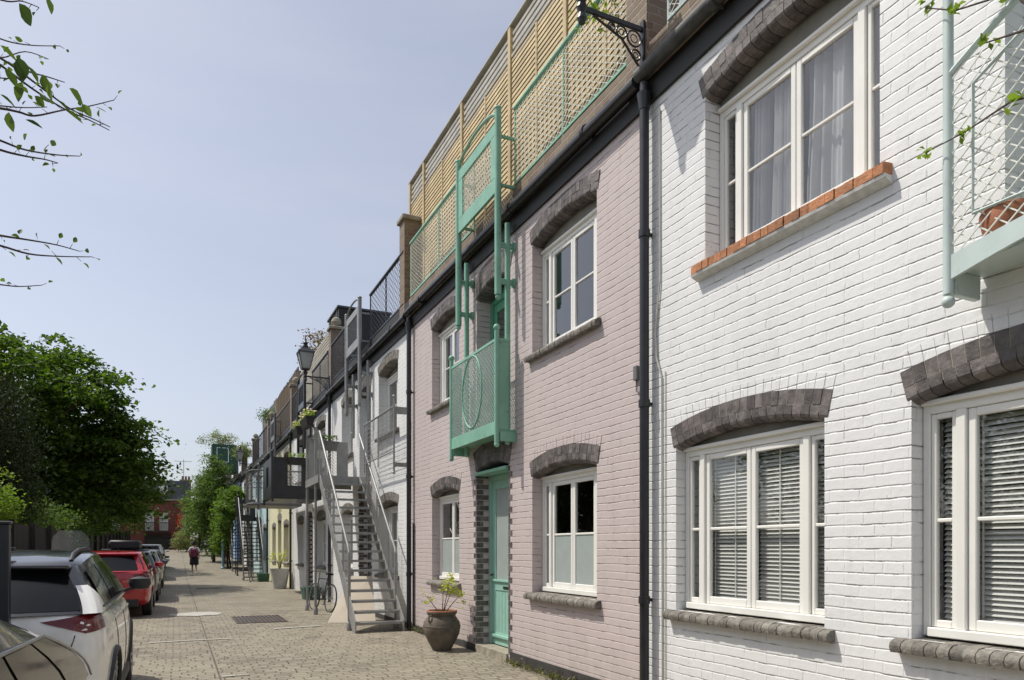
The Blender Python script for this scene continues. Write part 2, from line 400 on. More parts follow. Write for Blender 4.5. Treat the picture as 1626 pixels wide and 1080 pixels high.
    def build(s, name, mat, parent=None, smooth=False, bevel=0, angle=40):
        me = bpy.data.meshes.new(name)
        org = Vector((0, 0, 0))
        if parent is not None: org = ORG[parent.name]
        me.from_pydata([tuple(Vector(p) - org) for p in s.v], [], s.f)
        me.materials.append(M[mat] if isinstance(mat, str) else mat)
        o = bpy.data.objects.new(name, me); col.objects.link(o); ORG[o.name] = org
        if parent is not None: o.parent = parent
        if smooth:
            me.polygons.foreach_set('use_smooth', [True] * len(me.polygons))
            try: me.set_sharp_from_angle(angle=R(angle))
            except Exception: pass
        if bevel:
            b = o.modifiers.new('b', 'BEVEL'); b.width = bevel; b.segments = 2; b.limit_method = 'ANGLE'
        return o

def solo(mb, name, mat, label, cat, loc, group=None, kind=None, smooth=False):
    """a top-level single-mesh thing with its origin at loc"""
    e = Vector(loc); me_v = [tuple(Vector(p) - e) for p in mb.v]
    mb2 = MB(); mb2.v = me_v; mb2.f = mb.f
    o = mb2.build(name, mat, None, smooth=smooth); o.location = loc
    return tag(o, label, cat, group, kind)

def copy_tree(o, parent=None):
    c = o.copy(); col.objects.link(c); c.parent = parent
    for ch in list(o.children): copy_tree(ch, c)
    return c

# ------------------------------------------------------------------ leaves
def leaf_object(name, mat, pts, size, parent=None, flat=.5, aspect=1.7, sizevar=.35, dirs=None):
    """many small folded leaves (two triangles-pairs each) around given points"""
    pts = np.asarray(pts, float); n = len(pts)
    org = np.array(ORG[parent.name]) if parent is not None else np.zeros(3)
    d = rng.normal(size=(n, 3)) if dirs is None else np.asarray(dirs) + rng.normal(size=(n, 3)) * .35
    d[:, 2] *= flat; d /= np.linalg.norm(d, axis=1)[:, None]
    up = rng.normal(size=(n, 3)) * .55; up[:, 2] += 1
    sd = np.cross(d, up); sd /= np.linalg.norm(sd, axis=1)[:, None]
    nn = np.cross(sd, d)
    l = size * (1 + sizevar * rng.uniform(-1, 1, n)); w = l / aspect
    l = l[:, None]; w = w[:, None]
    a = pts - d*l*.5; b = pts + d*l*.5
    m1 = pts - d*l*.08 + sd*w*.5 + nn*w*.22; m2 = pts - d*l*.08 - sd*w*.5 + nn*w*.22
    V = np.stack([a, m1, b, m2], 1).reshape(-1, 3) - org
    me = bpy.data.meshes.new(name)
    me.vertices.add(4*n); me.vertices.foreach_set('co', V.ravel())
    idx = np.arange(n)[:, None] * 4
    F = np.concatenate([idx + [0, 1, 2], idx + [0, 2, 3]], 1).reshape(-1)
    me.loops.add(6*n); me.loops.foreach_set('vertex_index', F.astype(np.int32))
    me.polygons.add(2*n); me.polygons.foreach_set('loop_start', np.arange(0, 6*n, 3, dtype=np.int32))
    me.update(calc_edges=True); me.materials.append(M[mat])
    o = bpy.data.objects.new(name, me); col.objects.link(o); ORG[o.name] = Vector(org)
    if parent is not None: o.parent = parent
    return o

def blob_points(ells, nclump, per, crad, zflat=.55, shell=.35):
    """leaf positions in clumps spread through a union of ellipsoids; returns clump centres, leaf points"""
    cs = []
    vol = np.array([e[3]*e[4]*e[5] for e in ells]); vol = vol / vol.sum()
    while len(cs) < nclump:
        e = ells[rng.choice(len(ells), p=vol)]
        q = rng.normal(size=3); q /= np.linalg.norm(q)
        rr = (shell + (1-shell) * rng.uniform() ** .6) * rng.uniform(.82, 1.12)
        cs.append((e[0]+q[0]*e[3]*rr, e[1]+q[1]*e[4]*rr, e[2]+q[2]*e[5]*rr))
    cs = np.array(cs); pts = []
    for c in cs:
        k = int(per * rng.uniform(.5, 1.4)); r = crad * rng.uniform(.6, 1.4)
        q = rng.normal(size=(k, 3)) * .45; q[:, 2] *= zflat
        p = c + q * r; p[:, 2] -= .25 * np.hypot(q[:, 0], q[:, 1]) * r
        pts.append(p)
    return cs, np.concatenate(pts)

def make_tree(name, base, ells, nclump, per, crad, lsize, mat, label, trunk_r=.22, nlimb=12, group=None, cat='tree', shell=.35, flat=.5, aspect=1.7, zflat=.55, fork=None, bark='bark'):
    t = thing(name, base, label, cat, group)
    cs, pts = blob_points(ells, nclump, per, crad, zflat, shell)
    mb = MB(); b = Vector(base)
    c0 = Vector(np.average([[e[0], e[1], e[2]] for e in ells], axis=0, weights=[e[3]*e[4]*e[5] for e in ells]))
    fork = fork or (b + (c0 - b) * .55)
    fork = Vector(fork)
    mb.tube([b - Vector((0,0,.3)), b + (fork-b)*.35 + Vector((.05,.06,0)), fork, fork + (c0-fork)*.7], [trunk_r*1.25, trunk_r, trunk_r*.7, trunk_r*.3], 9)
    for k in range(nlimb):
        c = Vector(cs[rng.integers(len(cs))]); st = b + (fork-b)*rng.uniform(.7, 1.0) + (c0-fork)*rng.uniform(0, .35)
        mid = (st + c)/2 + Vector(rng.normal(size=3)*.2) + Vector((0, 0, .15*(c-st).length))
        mb.tube([st, mid, c], [trunk_r*.42, trunk_r*.24, trunk_r*.06], 5)
    for k in range(nlimb*5):
        c = Vector(cs[rng.integers(len(cs))]); st = c + (c0-c)*rng.uniform(.2, .5)
        mb.tube([st, (st+c)/2 + Vector(rng.normal(size=3)*.1), c], [trunk_r*.13, trunk_r*.09, .006], 4)
    mb.build('trunk', bark, t, smooth=True)
    leaf_object('crown', mat, pts, lsize, t, flat=flat, aspect=aspect)
    return t

# ------------------------------------------------------------------ setting
def grid_sheet(name, mat, x0, x1, ys, off, label=None, nx=2):
    mb = MB(); xs = [x0 + (x1-x0)*i/(nx-1) for i in range(nx)]
    vs = [(x, y, gz(y) + off) for y in ys for x in xs]
    fs = [(j*nx+i, j*nx+i+1, (j+1)*nx+i+1, (j+1)*nx+i) for j in range(len(ys)-1) for i in range(nx-1)]
    mb.add(vs, fs); o = mb.build(name, mat); tag(o, kind='structure'); return o
grid_sheet('ground', 'earth', -500, 500, [-400, 38, 80, 900], 0)
grid_sheet('street', 'setts', -3.2, D + .02, [-12, 38, 80, 92], .004)
grid_sheet('channel_seam', 'seam', .462, .482, [-12, 38, 80, 90], .012)

# ------------------------------------------------------------------ house
def arc_z(y, y0, y1, zs, rise):
    """height of a segmental arch intrados"""
    w = (y1 - y0)/2; r = (w*w + rise*rise)/(2*rise); ym = (y0+y1)/2
    return zs + math.sqrt(max(0, r*r - (y-ym)**2)) - (r - rise)

def facade(mb, y0, y1, z0, z1, ops, depth=.3, X=D):
    """front wall with arched openings and their reveals. op = (ya, yb, za, zs, rise)"""
    br = {y0, y1}
    for (a, b, za, zs, rs) in ops:
        for i in range(17): br.add(round(a + (b-a)*i/16, 5))
    br = sorted(br)
    LIFT = .055        # the dark arch ring fills the top of each opening
    for a, b in zip(br[:-1], br[1:]):
        m = (a+b)/2; cov = sorted([o for o in ops if o[0] < m < o[1]], key=lambda o: o[2])
        lo = (z0, z0)
        for o in cov:
            mb.add([(X, a, lo[0]), (X, b, lo[1]), (X, b, o[2]), (X, a, o[2])], [(3, 2, 1, 0)])
            lo = (arc_z(a, o[0], o[1], o[3], o[4]) + LIFT, arc_z(b, o[0], o[1], o[3], o[4]) + LIFT)
        mb.add([(X, a, lo[0]), (X, b, lo[1]), (X, b, z1), (X, a, z1)], [(3, 2, 1, 0)])
    for (a, b, za, zs, rs) in ops:
        for y in (a, b): mb.add([(X, y, za), (X+depth, y, za), (X+depth, y, zs+LIFT), (X, y, zs+LIFT)], [(0, 1, 2, 3)])
        mb.add([(X, a, za), (X+depth, a, za), (X+depth, b, za), (X, b, za)], [(0, 1, 2, 3)])
        for i in range(16):
            p = a + (b-a)*i/16; q = a + (b-a)*(i+1)/16
            zp = arc_z(p, a, b, zs, rs)+LIFT; zq = arc_z(q, a, b, zs, rs)+LIFT
            mb.add([(X, p, zp), (X+depth, p, zp), (X+depth, q, zq), (X, q, zq)], [(0, 1, 2, 3)])

def arch(parent, y0, y1, zs, rise, mat='dark_brick', th=(.10, .105), proud=.008, X=D, lod=1, inner=.13):
    mb = MB(); w = (y1-y0)/2; r = (w*w + rise*rise)/(2*rise); ym = (y0+y1)/2; zc = zs + rise - r
    am = math.asin(w/r) + .0
    rho = r
    for ring, t in enumerate(th):
        n = max(4, int(round(2*am*rho/(.079 if lod else .16))))
        for i in range(n):
            g = .0030/rho
            a0 = -am*1.03 + 2*am*1.03*i/n + g; a1 = -am*1.03 + 2*am*1.03*(i+1)/n - g
            pr = proud + random.uniform(-.003, .003)
            if ring == 0: prof = [(-.012, inner), (-.012, .060), (0, .022), (.014, 0.0), (.032, -pr), (t-.002, -pr), (t-.002, .06), (.004, inner)]
            else: prof = [(.002, .06), (.002, -pr), (t, -pr), (t, .06)]
            vs = []
            for a in (a0, a1):
                for (q, x) in prof: vs.append((X + x, ym + (rho+q)*math.sin(a), zc + (rho+q)*math.cos(a)))
            k = len(prof)
            mb.add(vs, [tuple(range(k)), tuple(range(k, 2*k))[::-1]] + [(j, k+j, k+(j+1) % k, (j+1) % k) for j in range(k)])
        rho += t
    ao = mb.build('arch', mat, parent)
    if lod:
        mo = MB(); tt = sum(th)-.004; vs = []; K_ = 24
        for i in range(K_+1):
            a = -am*1.02 + 2*am*1.02*i/K_
            for (q, x) in ((.05, -proud+.003), (tt, -proud+.003), (tt, .05), (.05, .05)): vs.append((X+x, ym+(r+q)*math.sin(a), zc+(r+q)*math.cos(a)))
        mo.add(vs, [(4*i+j, 4*i+(j+1) % 4, 4*i+4+(j+1) % 4, 4*i+4+j) for i in range(K_) for j in range(4)] + [(3, 2, 1, 0), tuple(4*K_+j for j in range(4))])
        mo.build('mortar', 'mortar', ao)
    return ao

def sill(parent, y0, y1, z, mat='grey_sill', proud=.085, h=.085, X=D, round_=True, lod=1, depth=.2):
    mb = MB(); n = max(3, int((y1-y0)/(.073 if lod else .2)))
    for i in range(n):
        a = y0 + (y1-y0)*i/n + .0025; b = y0 + (y1-y0)*(i+1)/n - .0025
        j = random.uniform(-.005, .005); jz = random.uniform(-.004, .003)
        if round_: prof = [(X+depth, z+.012), (X, z+jz), (X-proud*.55+j, z-.006+jz), (X-proud*.9+j, z-h*.3), (X-proud+j, z-h*.6), (X-proud*.85+j, z-h), (X+.02, z-h), (X+depth, z-h+.02)]
        else: prof = [(X+depth, z+.012), (X-proud*.8+j, z-.008+jz), (X-proud+j, z-.02), (X-proud+j, z-h), (X+depth, z-h)]
        mb.prism(prof, 'y', a, b)
    return mb.build('sill', mat, parent, smooth=round_, angle=50)

def window(h, y0, y1, z0, zs, rise, xr=.12, kind='tri', frame='white_paint', glass='glass', inside=None, archmat='dark_brick', sillmat='grey_sill', lod=1, zoff=0, sill_round=True, name='window', sill_on=True, frost=None, hd=0.0):
    X = D + xr; f = MB(); zh = zs - .01 - hd
    yb = (y0, y1)
    def bar(a, b, c, d, x0=0.0, x1=.06): f.cbox(X+x0, X+x1, a, b, c, d, .005) if lod else f.box(X+x0, X+x1, a, b, c, d)
    e = .004
    bar(y0+e, y0+.05, z0+.02, zh); bar(y1-.05, y1-e, z0+.02, zh)
    bar(y0+.05, y1-.05, zh-.065, zh); bar(y0+.05, y1-.05, z0+.02, z0+.075, -.03, .07)
    bar(y0+.01, y1-.01, zh-.012, zh+.02, -.03, 0.005)       # head moulding
    # tympanum board
    pts = [(y0+e, zh), (y1-e, zh)] + [(y1-e - (y1-y0-2*e)*i/12, arc_z(y1-e - (y1-y0-2*e)*i/12, y0, y1, zs, rise)-.002) for i in range(13)]
    tb = MB(); tb.prism(pts, 'x', X+.012, X+.03)
    W = y1 - y0; lights = []
    if kind == 'tri':
        s = .15*W
        for m in (y0+s, y1-s): bar(m-.03, m+.03, z0+.075, zh-.065, -.012, .06)
        lights = [(y0+.05, y0+s-.03, .035), (y0+s+.03, (y0+y1)/2-.001, .05), ((y0+y1)/2+.001, y1-s-.03, .05), (y1-s+.03, y1-.05, .035)]
    elif kind == 'duo':
        lights = [(y0+.05, (y0+y1)/2, .05), ((y0+y1)/2+.001, y1-.05, .05)]
    zb, zt = z0+.075, zh-.065; zm = zb + (zt-zb)*.5
    for (a, b, w) in lights:
        bar(a+.002, a+w, zb+.002, zt-.002, .008, .045); bar(b-w, b-.002, zb+.002, zt-.002, .008, .045)
        bar(a+w, b-w, zb+.002, zb+w*1.3, .008, .045); bar(a+w, b-w, zt-w, zt-.002, .008, .045)
        bar(a+w, b-w, zm-.012, zm+.012, .012, .04)
    root = f.build(name, frame, h); tb.build('arch_board', 'arch_board', root)
    g = MB(); g.add([(X+.028, y0+.05, zb), (X+.028, y1-.05, zb), (X+.028, y1-.05, zt), (X+.028, y0+.05, zt)], [(3, 2, 1, 0)]); g.build('pane', glass, root)
    if frost:
        g = MB()
        for (a, b, w) in lights[1:3] if kind == 'tri' else lights: g.box(X+.022, X+.0255, a+w, b-w, zb+w*1.3, zm-.012)
        g.build('frosted_pane', 'frost', root)
    if archmat: arch(root, y0, y1, zs, rise, archmat, lod=lod, inner=xr+.005)
    if sill_on:
        sill(root, y0-.09, y1+.09, z0, sillmat, lod=lod, round_=sill_round)
    if inside == 'blind':
        b = MB(); zz = zb + .01
        while zz < zt:
            for (a, c) in ((y0+.09, (y0+y1)/2-.02), ((y0+y1)/2+.02, y1-.09)):
                j1, j2, j3 = random.uniform(-.003, .003), random.uniform(-.002, .002), random.uniform(-.002, .002); b.add([(X+.075, a, zz-.016+j2), (X+.103, a, zz+.013+j1+j2), (X+.103, c, zz+.013+j1+j3), (X+.075, c, zz-.016+j3)], [(0, 1, 2, 3)])
            zz += .0315
        b.build('blind', 'blind', root)
        b = MB()
        for q in (.2, .35, .65, .8): b.box(X+.070, X+.0715, y0+W*q-.006, y0+W*q+.006, zb, zt)
        b.build('blind_tape', 'blind', root)
    if inside == 'curtain':
        b = MB()
        for (a, c, seed) in ((y0+.08, y0+W*.50, 1), (y0+W*.56, y0+W*.66, 2), (y0+W*.74, y0+W*.79, 3)):
            n = 90; fs = []; vs = []
            for i in range(n+1):
                y = a + (c-a)*i/n
                t = i/n*11 + seed
                x = .05*math.sin(t*2.3) + .03*math.sin(t*5.1+1) + .015*math.sin(t*9)
                for k in range(5):
                    z = zb - .03 + (zt-zb+.03)*k/4; yy = y + (c-a)*.10*math.sin(k*.9+seed)*(1-k/4)*(i/n-.5)
                    vs.append((X+.13+x*(1.1-.1*k), yy, z))
            for i in range(n):
                for k in range(4): fs.append((i*5+k, (i+1)*5+k, (i+1)*5+k+1, i*5+k+1))
            b.add(vs, fs)
        b.build('curtain', 'curtain', root, smooth=True, angle=180)
    return root

def door(h, y0, y1, z0, zs, rise, mat='mint_door', xr=.22, glass='frost', archmat='dark_brick', lod=1, zt=None, open_=False):
    X = D + xr; f = MB(); zt = zt or zs
    f.cbox(X-.02, X+.08, y0+.002, y0+.07, z0, zt, .005); f.cbox(X-.02, X+.08, y1-.07, y1-.002, z0, zt, .005)
    f.cbox(X-.02, X+.08, y0+.07, y1-.07, zt-.07, zt, .005)
    pts = [(y0+.002, zt), (y1-.002, zt)] + [(y1-.002 - (y1-y0-.004)*i/8, arc_z(y1-.002 - (y1-y0-.004)*i/8, y0, y1, zs, rise)-.002) for i in range(9)]
    if zt >= zs - .02: f.prism(pts, 'x', X+.01, X+.03)
    a, b = y0+.07, y1-.07; zl = z0+.95
    def bar(p, q, c, d, x0=.005, x1=.05): f.cbox(X+x0, X+x1, p, q, c, d, .004)
    bar(a, a+.11, z0+.02, zt-.07); bar(b-.11, b, z0+.02, zt-.07)
    bar(a+.11, b-.11, z0+.02, z0+.2); bar(a+.11, b-.11, zl-.13, zl); bar(a+.11, b-.11, zt-.2, zt-.07)
    bar(a-.0, b+.0, z0+.13, z0+.17, -.03, .01); bar(a, b, zl-.0, zl+.035, -.02, .01)
    n = 7
    for i in range(n):
        p = a+.11 + (b-a-.22)*i/n; bar(p+.003, p + (b-a-.22)/n-.003, z0+.2, zl-.13, .014, .04)
    root = f.build('door', mat, h)
    g = MB(); g.box(X+.024, X+.03, a+.11, b-.11, zl, zt-.2); g.build('pane', glass, root)
    k = MB(); k.ball((X-.035, b-.055, z0+1.05), .022, 8); k.tube([(X+.005, b-.055, z0+1.05), (X-.03, b-.055, z0+1.05)], .008, 6)
    k.build('door_knob', 'black_metal', root, smooth=True)
    lb = MB(); lb.box(X-.002, X+.004, (a+b)/2-.1, (a+b)/2+.1, zl-.10, zl-.06); lb.build('letter_plate', 'black_metal', root)
    if archmat: arch(root, y0, y1, zs, rise, archmat, lod=lod, th=(.11, .11, .11), inner=xr)
    return root

def quoins(h, y0, y1, z0, z1):
    for (y, sg) in ((y1, 1), (y0, -1)):
        mb = MB(); z = z0; i = 0
        while z < z1:
            a, b = z + .005, z + .0745
            fr = .115 if i % 2 == 0 else .045; rv = .105 if i % 2 == 0 else .19
            p = .004 + random.uniform(0, .003)
            mb.box(D-p, D+.05, y - sg*.0035, y + sg*fr, a, b)
            mb.box(D+.052, D+rv, y - sg*.0035, y + sg*.03, a, b)
            z += .0795; i += 1
        mb.build('quoin', 'dark_brick', h)

def juliet(h, y0, y1, z0, z1, mat, meshmat, ring=True, lod=1, X0=3.8, X1=3.98, pitch=.045):
    """small balcony: front mesh panel between two finialled posts, solid side, curved skirt"""
    f = MB()
    f.cbox(X0-.012, X0+.012, y0, y1, z0+.0, z0+.17, .003)            # front skirt board
    f.cbox(X0+.012, D-.002, y0+.01, y1-.01, z0+.03, z0+.07, .003)      # floor
    root = f.build('balcony', mat, h)
    f = MB(); f.cbox(X0-.014, X0+.014, y0, y1, z1-.04, z1, .004)              # top rail
    for y in (y0, y1): f.cbox(X0+.014, X1, y-.012, y+.012, z1-.036, z1, .003)
    f.build('top_rail', mat, root)
    for y in (y0, y1):
        p = MB(); p.cbox(X0+.015, X1-.01, y-.006, y+.006, z0+.07, z1-.035, .002); p.build('side_panel', mat, root)
        p = MB(); p.cbox(X0+.04, D-.002, y-.025, y+.025, z0-.09, z0+.03, .004); p.build('bracket', mat, root)
    for y in (y0, y1):
        q = MB(); q.tube([(X0, y, z0-.12), (X0, y, z1+.10)], .032, 12); q.ball((X0, y, z1+.135), .046, 10); q.ball((X0, y, z0-.14), .036, 8)
        q.build('post', mat, root, smooth=True)
    m = MB(); m.mesh_panel((X0, y0, z0+.17), (0, 1, 0), (0, 0, 1), y1-y0, z1-z0-.205, pitch, .0055 if lod else .006, ang=52)
    m.build('wire_mesh', meshmat, root)
    if ring:
        c = MB(); ym = (y0+y1)/2; zm = (z0+.17+z1)/2
        c.tube([(X0-.012, ym+.36*math.cos(t), zm+(z1-z0-.25)/2*math.sin(t)) for t in [2*math.pi*i/40 for i in range(40)]], .012, 6, closed=True)
        c.build('ring', mat, root, smooth=True)
    return root

def wall_poles(h, y0, y1, z0, z1, mat, X=3.98):
    for y in (y0, y1):
        p = MB(); p.tube([(X, y, z0-.1), (X, y, z1)], .038, 12); p.ball((X, y, z0-.12), .036, 8)
        for zz in (z1-.3, z1-.78): 
            p.cbox(X-.14, D-.03, y-.018, y+.018, zz-.035, zz+.035, .004); p.tube([(D-.035, y, zz), (D+.01, y, zz)], .06, 12)
        p.build('wall_pole', mat, h, smooth=True)

def gate_frame(h, y0, y1, mat, meshmat, z0=4.73, z1=7.16, X=3.8, oval=False):
    """tall pair of poles with a framed mesh window and an arched rail on top"""
    f = MB(); zb, zt = 6.08, 7.0
    a, b = y0+.03, y1-.03; w = .17
    f.cbox(X-.02, X+.02, a, b, zb, zb+.2, .004); f.cbox(X-.02, X+.02, a, b, zt-.16, zt, .004)
    f.cbox(X-.02, X+.02, a, a+w, zb+.2, zt-.16, .004); f.cbox(X-.02, X+.02, b-w, b, zb+.2, zt-.16, .004)
    root = f.build('gate_frame', mat, h)
    for y in (y0, y1):
        p = MB(); p.tube([(X, y, z0), (X, y, z1)], .045, 14); p.ball((X, y, z1), .052, 10, .6); p.ball((X, y, z0-.03), .036, 8)
        p.build('pole', mat, root, smooth=True)
    c = MB(); c.tube([(X, y0 + (y1-y0)*(.5-.5*math.cos(t)), zt+.02+.22*math.sin(t)) for t in [math.pi*i/18 for i in range(19)]], .022, 8)
    c.build('arched_rail', mat, root, smooth=True)
    m = MB(); m.mesh_panel((X, a+w, zb+.2), (0, 1, 0), (0, 0, 1), b-a-2*w, zt-zb-.36, .055, .0055, ang=52); m.build('wire_mesh', meshmat, root)
    for y in (y0+.02, y1-.02):
        for z in (6.80, 6.16): s = MB(); s.cbox(X, D+.0, y-.015, y+.015, z, z+.04, .003); s.build('stay', mat, root)
    return root

def lantern(name, y, label, X=3.35, zb=6.35, lod=1, pole=None):
    t = thing(name, (D-.06, y, zb), label, 'lamp', 'black lantern lamps on brackets along the terrace')
    b = MB(); b.beam((D-.05, y, zb), (X, y, zb), .028, .04); b.box(D-.075, D-.055, y-.03, y+.03, zb-.42, zb+.08)
    for (cx, cz, r) in ((D-.16, zb-.11, .075), (D-.30, zb-.09, .055), (D-.14, zb-.26, .05), (D-.41, zb-.07, .035)):
        b.tube([(cx + r*math.cos(a), y, cz + r*math.sin(a)) for a in [2*math.pi*i/14 for i in range(14)]], .009, 5, closed=True)
        b.tube([(cx + r*.5*math.cos(a), y, cz + r*.5*math.sin(a)) for a in [2*math.pi*i/10 for i in range(10)]], .006, 4, closed=True)
    b.tube([(D-.06, y, zb-.40), (D-.13, y, zb-.33), (D-.30, y, zb-.15), (X+.12, y, zb-.03)], .012, 6)
    b.build('bracket', 'black_metal', t, smooth=True)
    f = MB(); f.lathe((X, y, zb), [(.03, -.14), (.045, -.10), (.03, -.05), (.05, 0), (.035, .05), (.07, .12), (.03, .15), (.1, .2)], 10)
    z0, z1 = zb+.2, zb+.66; r0, r1 = .105, .21
    cs = [(1, 1), (1, -1), (-1, -1), (-1, 1)]
    for i, (a, c) in enumerate(cs):
        f.beam((X+a*r0, y+c*r0, z0), (X+a*r1, y+c*r1, z1), .018, .018)
        a2, c2 = cs[(i+1) % 4]
        f.beam((X+a*r0, y+c*r0, z0), (X+a2*r0, y+c2*r0, z0), .02, .02); f.beam((X+a*r1, y+c*r1, z1), (X+a2*r1, y+c2*r1, z1), .03, .03)
        f.ball((X+a*r1, y+c*r1, z1+.03), .018, 6)
    f.build('frame', 'black_metal', t)
    r = MB(); vs = [(X+a*(r1+.02), y+c*(r1+.02), z1+.01) for a, c in cs] + [(X+a*.07, y+c*.07, z1+.17) for a, c in cs]
    r.add(vs, [(0,1,2,3), (7,6,5,4)] + [(i, (i+1) % 4, 4+(i+1) % 4, 4+i) for i in range(4)])
    r.lathe((X, y, z1+.17), [(.075, 0), (.085, .03), (.05, .06), (.075, .12), (.04, .16), (.02, .19), (.035, .22), (.012, .26), (.008, .34)], 12)
    r.tube([(X, y, z1+.44), (X, y+.05, z1+.5), (X, y+.11, z1+.47)], .008, 5)
    r.build('cap', 'black_metal', t, smooth=True, angle=30)
    g = MB(); k0, k1 = r0-.008, r1-.008
    g.add([(X+a*k0, y+c*k0, z0+.005) for a, c in cs] + [(X+a*k1, y+c*k1, z1-.005) for a, c in cs], [(i, (i+1) % 4, 4+(i+1) % 4, 4+i) for i in range(4)])
    g.build('glass', 'lamp_glass', t)
    return t

def pier(h, y, z0, z1, ball=True):
    p = MB(); p.box(D-.05, D+.33, y-.17, y+.17, z0, z1)
    r = p.build('parapet_pier', 'stock_brick', h)
    c = MB(); c.cbox(D-.10, D+.38, y-.22, y+.22, z1, z1+.09, .015)
    if ball: c.lathe((D+.14, y, z1+.09), [(.10, 0), (.06, .03), (.13, .09), (.15, .16), (.12, .25), (.05, .30), (.002, .31)], 14)
    c.build('pier_cap', 'stone', r, smooth=True, angle=30)

def railing(y0, y1, mat, meshmat, label, ztop=7.22, zb=6.2, X=D-.03, gap=None, pitch=.05, lod=1, name='roof_railing', cat='railing'):
    t = thing(name, (X, (y0+y1)/2, zb), label, cat, 'mesh railings along the roof terraces')
    segs = [(y0, y1)] if not gap else [(y0, gap[0]), (gap[1], y1)]
    for (a, b) in segs:
        f = MB(); f.tube([(X, a, ztop), (X, b, ztop)], .036, 10); f.build('top_rail', mat, t, smooth=True)
        f = MB(); f.cbox(X-.02, X+.02, a, b, zb, zb+.035, .003); f.build('bottom_rail', mat, t)
        n = max(1, int(round((b-a)/1.35)))
        for i in range(n+1):
            f = MB(); y = a + (b-a)*i/n; f.tube([(X, y, zb-.1), (X, y, ztop)], .016, 8); f.build('post', mat, t, smooth=True)
        m = MB(); m.mesh_panel((X-.01, a, zb+.035), (0, 1, 0), (0, 0, 1), b-a, ztop-zb-.05, pitch*1.15, .0037 if lod else .005, ang=33); m.build('wire_mesh', meshmat, t)
    return t

def house(nm, y0, y1, wall, label, zr=0.0, ops=None, top=6.18, lod=1, parapet='stock_brick', pipe=True, gutter='black_metal', floor2=True):
    h = thing(nm, (D, (y0+y1)/2, zr), label, 'house', 'painted brick mews houses in a terrace')
    ops = ops or []
    w = MB(); facade(w, y0, y1, zr-.6, 5.66+zr, ops)
    X2 = D + 6.5
    w.add([(D, y0, zr-.6), (X2, y0, zr-.6), (X2, y0, 5.66+zr), (D, y0, 5.66+zr)], [(0, 1, 2, 3)])
    w.add([(D, y1, zr-.6), (X2, y1, zr-.6), (X2, y1, 5.66+zr), (D, y1, 5.66+zr)], [(3, 2, 1, 0)])
    w.add([(X2, y0, zr-.6), (X2, y1, zr-.6), (X2, y1, 5.66+zr), (X2, y0, 5.66+zr)], [(0, 1, 2, 3)])
    for v in range(len(w.v)):
        pass
    w.build('wall', wall, h)
    r = MB(); r.box(D+.002, X2-.002, y0+.002, y1-.002, 5.66+zr, 5.86+zr); r.build('roof', 'roof_felt', h)
    fl = MB(); fl.box(D+.31, X2-.01, y0+.01, y1-.01, 2.72+zr, 2.86+zr); fl.box(D+.31, X2-.01, y0+.01, y1-.01, -.25+zr, -.05+zr); fl.box(D+3.2, D+3.3, y0+.01, y1-.01, -.05+zr, 5.6+zr)
    fl.build('floor', 'interior', h)
    f = MB(); f.box(D-.03, D-.001, y0, y1, 5.63+zr, 5.86+zr); f.build('fascia', 'black_board', h)
    p = MB(); p.box(D-.045, D+.22, y0, y1, 5.86+zr, top+zr); p.build('parapet', parapet, h)
    g = MB(); gx = D-.115; gzz = 5.86+zr
    g.tube([(gx, y0+.01, gzz-.01), (gx, y1-.01, gzz+.03)], .062, 10)
    n = 4
    for i in range(n): 
        y = y0 + (y1-y0)*(i+.5)/n; g.tube([(gx, y-.03, gzz+.01), (gx, y+.03, gzz+.01)], .072, 10); g.box(gx, D-.03, y-.01, y+.01, gzz-.03, gzz)
    g.build('gutter', gutter, h, smooth=True)
    return h
def downpipe(h, y, zr=0, mat='black_metal', r=.045, x=None, top=5.8):
    x = x or D-.085
    g = MB(); g.tube([(x, y, zr+G0-.05), (x, y, top+zr)], r, 12)
    for z in (.9, 2.75, 4.35): g.tube([(x, y, z+zr), (x, y, z+.07+zr)], r*1.22, 12); g.box(x, D-.001, y-.012, y+.012, z+.02+zr, z+.05+zr)
    g.tube([(x, y, top-.25+zr), (x, y, top-.1+zr)], [r*1.1, r*1.6], 12)
    g.build('downpipe', mat, h, smooth=True)

SPR, RISE = 2.315, .098
def std_ops(o, zr):
    return [(o+.91, o+2.45, .865+zr, SPR+zr, RISE), (o+3.16, o+4.30, -.02+zr, 2.55+zr, .10), (o+5.04, o+6.38, .865+zr, SPR+zr, RISE),
            (o+.91, o+2.45, 3.87+zr, 5.25+zr, RISE), (o+3.16, o+4.30, 2.98+zr, 5.13+zr, .12), (o+5.04, o+6.38, 3.87+zr, 5.25+zr, RISE)]

# ---- white house (near right)
WY1 = 5.67
ops = [(3.599, 5.235, .865, SPR, RISE), (1.31, 2.948, .865, SPR, RISE), (3.166, 4.84, 3.85, 5.25, .12), (1.2, 2.40, 2.98, 5.13, .12), (-1.6, -.2, .865, SPR, RISE), (-1.6, -.2, 3.85, 5.25, .12)]
W = house('terraced_house', -3.0, WY1, 'white_brick', 'near white painted brick house with orange brick upper sill and blinds downstairs', ops=ops, gutter='gutter_grey')
window(W, 3.599, 5.235, .865, SPR, RISE, .10, inside='blind')
window(W, 1.31, 2.948, .865, SPR, RISE, .10, inside='blind')
window(W, 3.166, 4.84, 3.85, 5.25, .12, .15, hd=.08, inside='curtain', sillmat='orange_brick', sill_round=False)
window(W, -1.6, -.2, .865, SPR, RISE, .10); window(W, -1.6, -.2, 3.85, 5.25, .12, .15)
u = MB(); u.prism([(D+.1, 3.762), (D-.083, 3.762), (D-.078, 3.742), (D-.01, 3.715), (D+.1, 3.715)], 'y', 3.07, 4.93); u.build('sill_base', 'white_masonry', W)
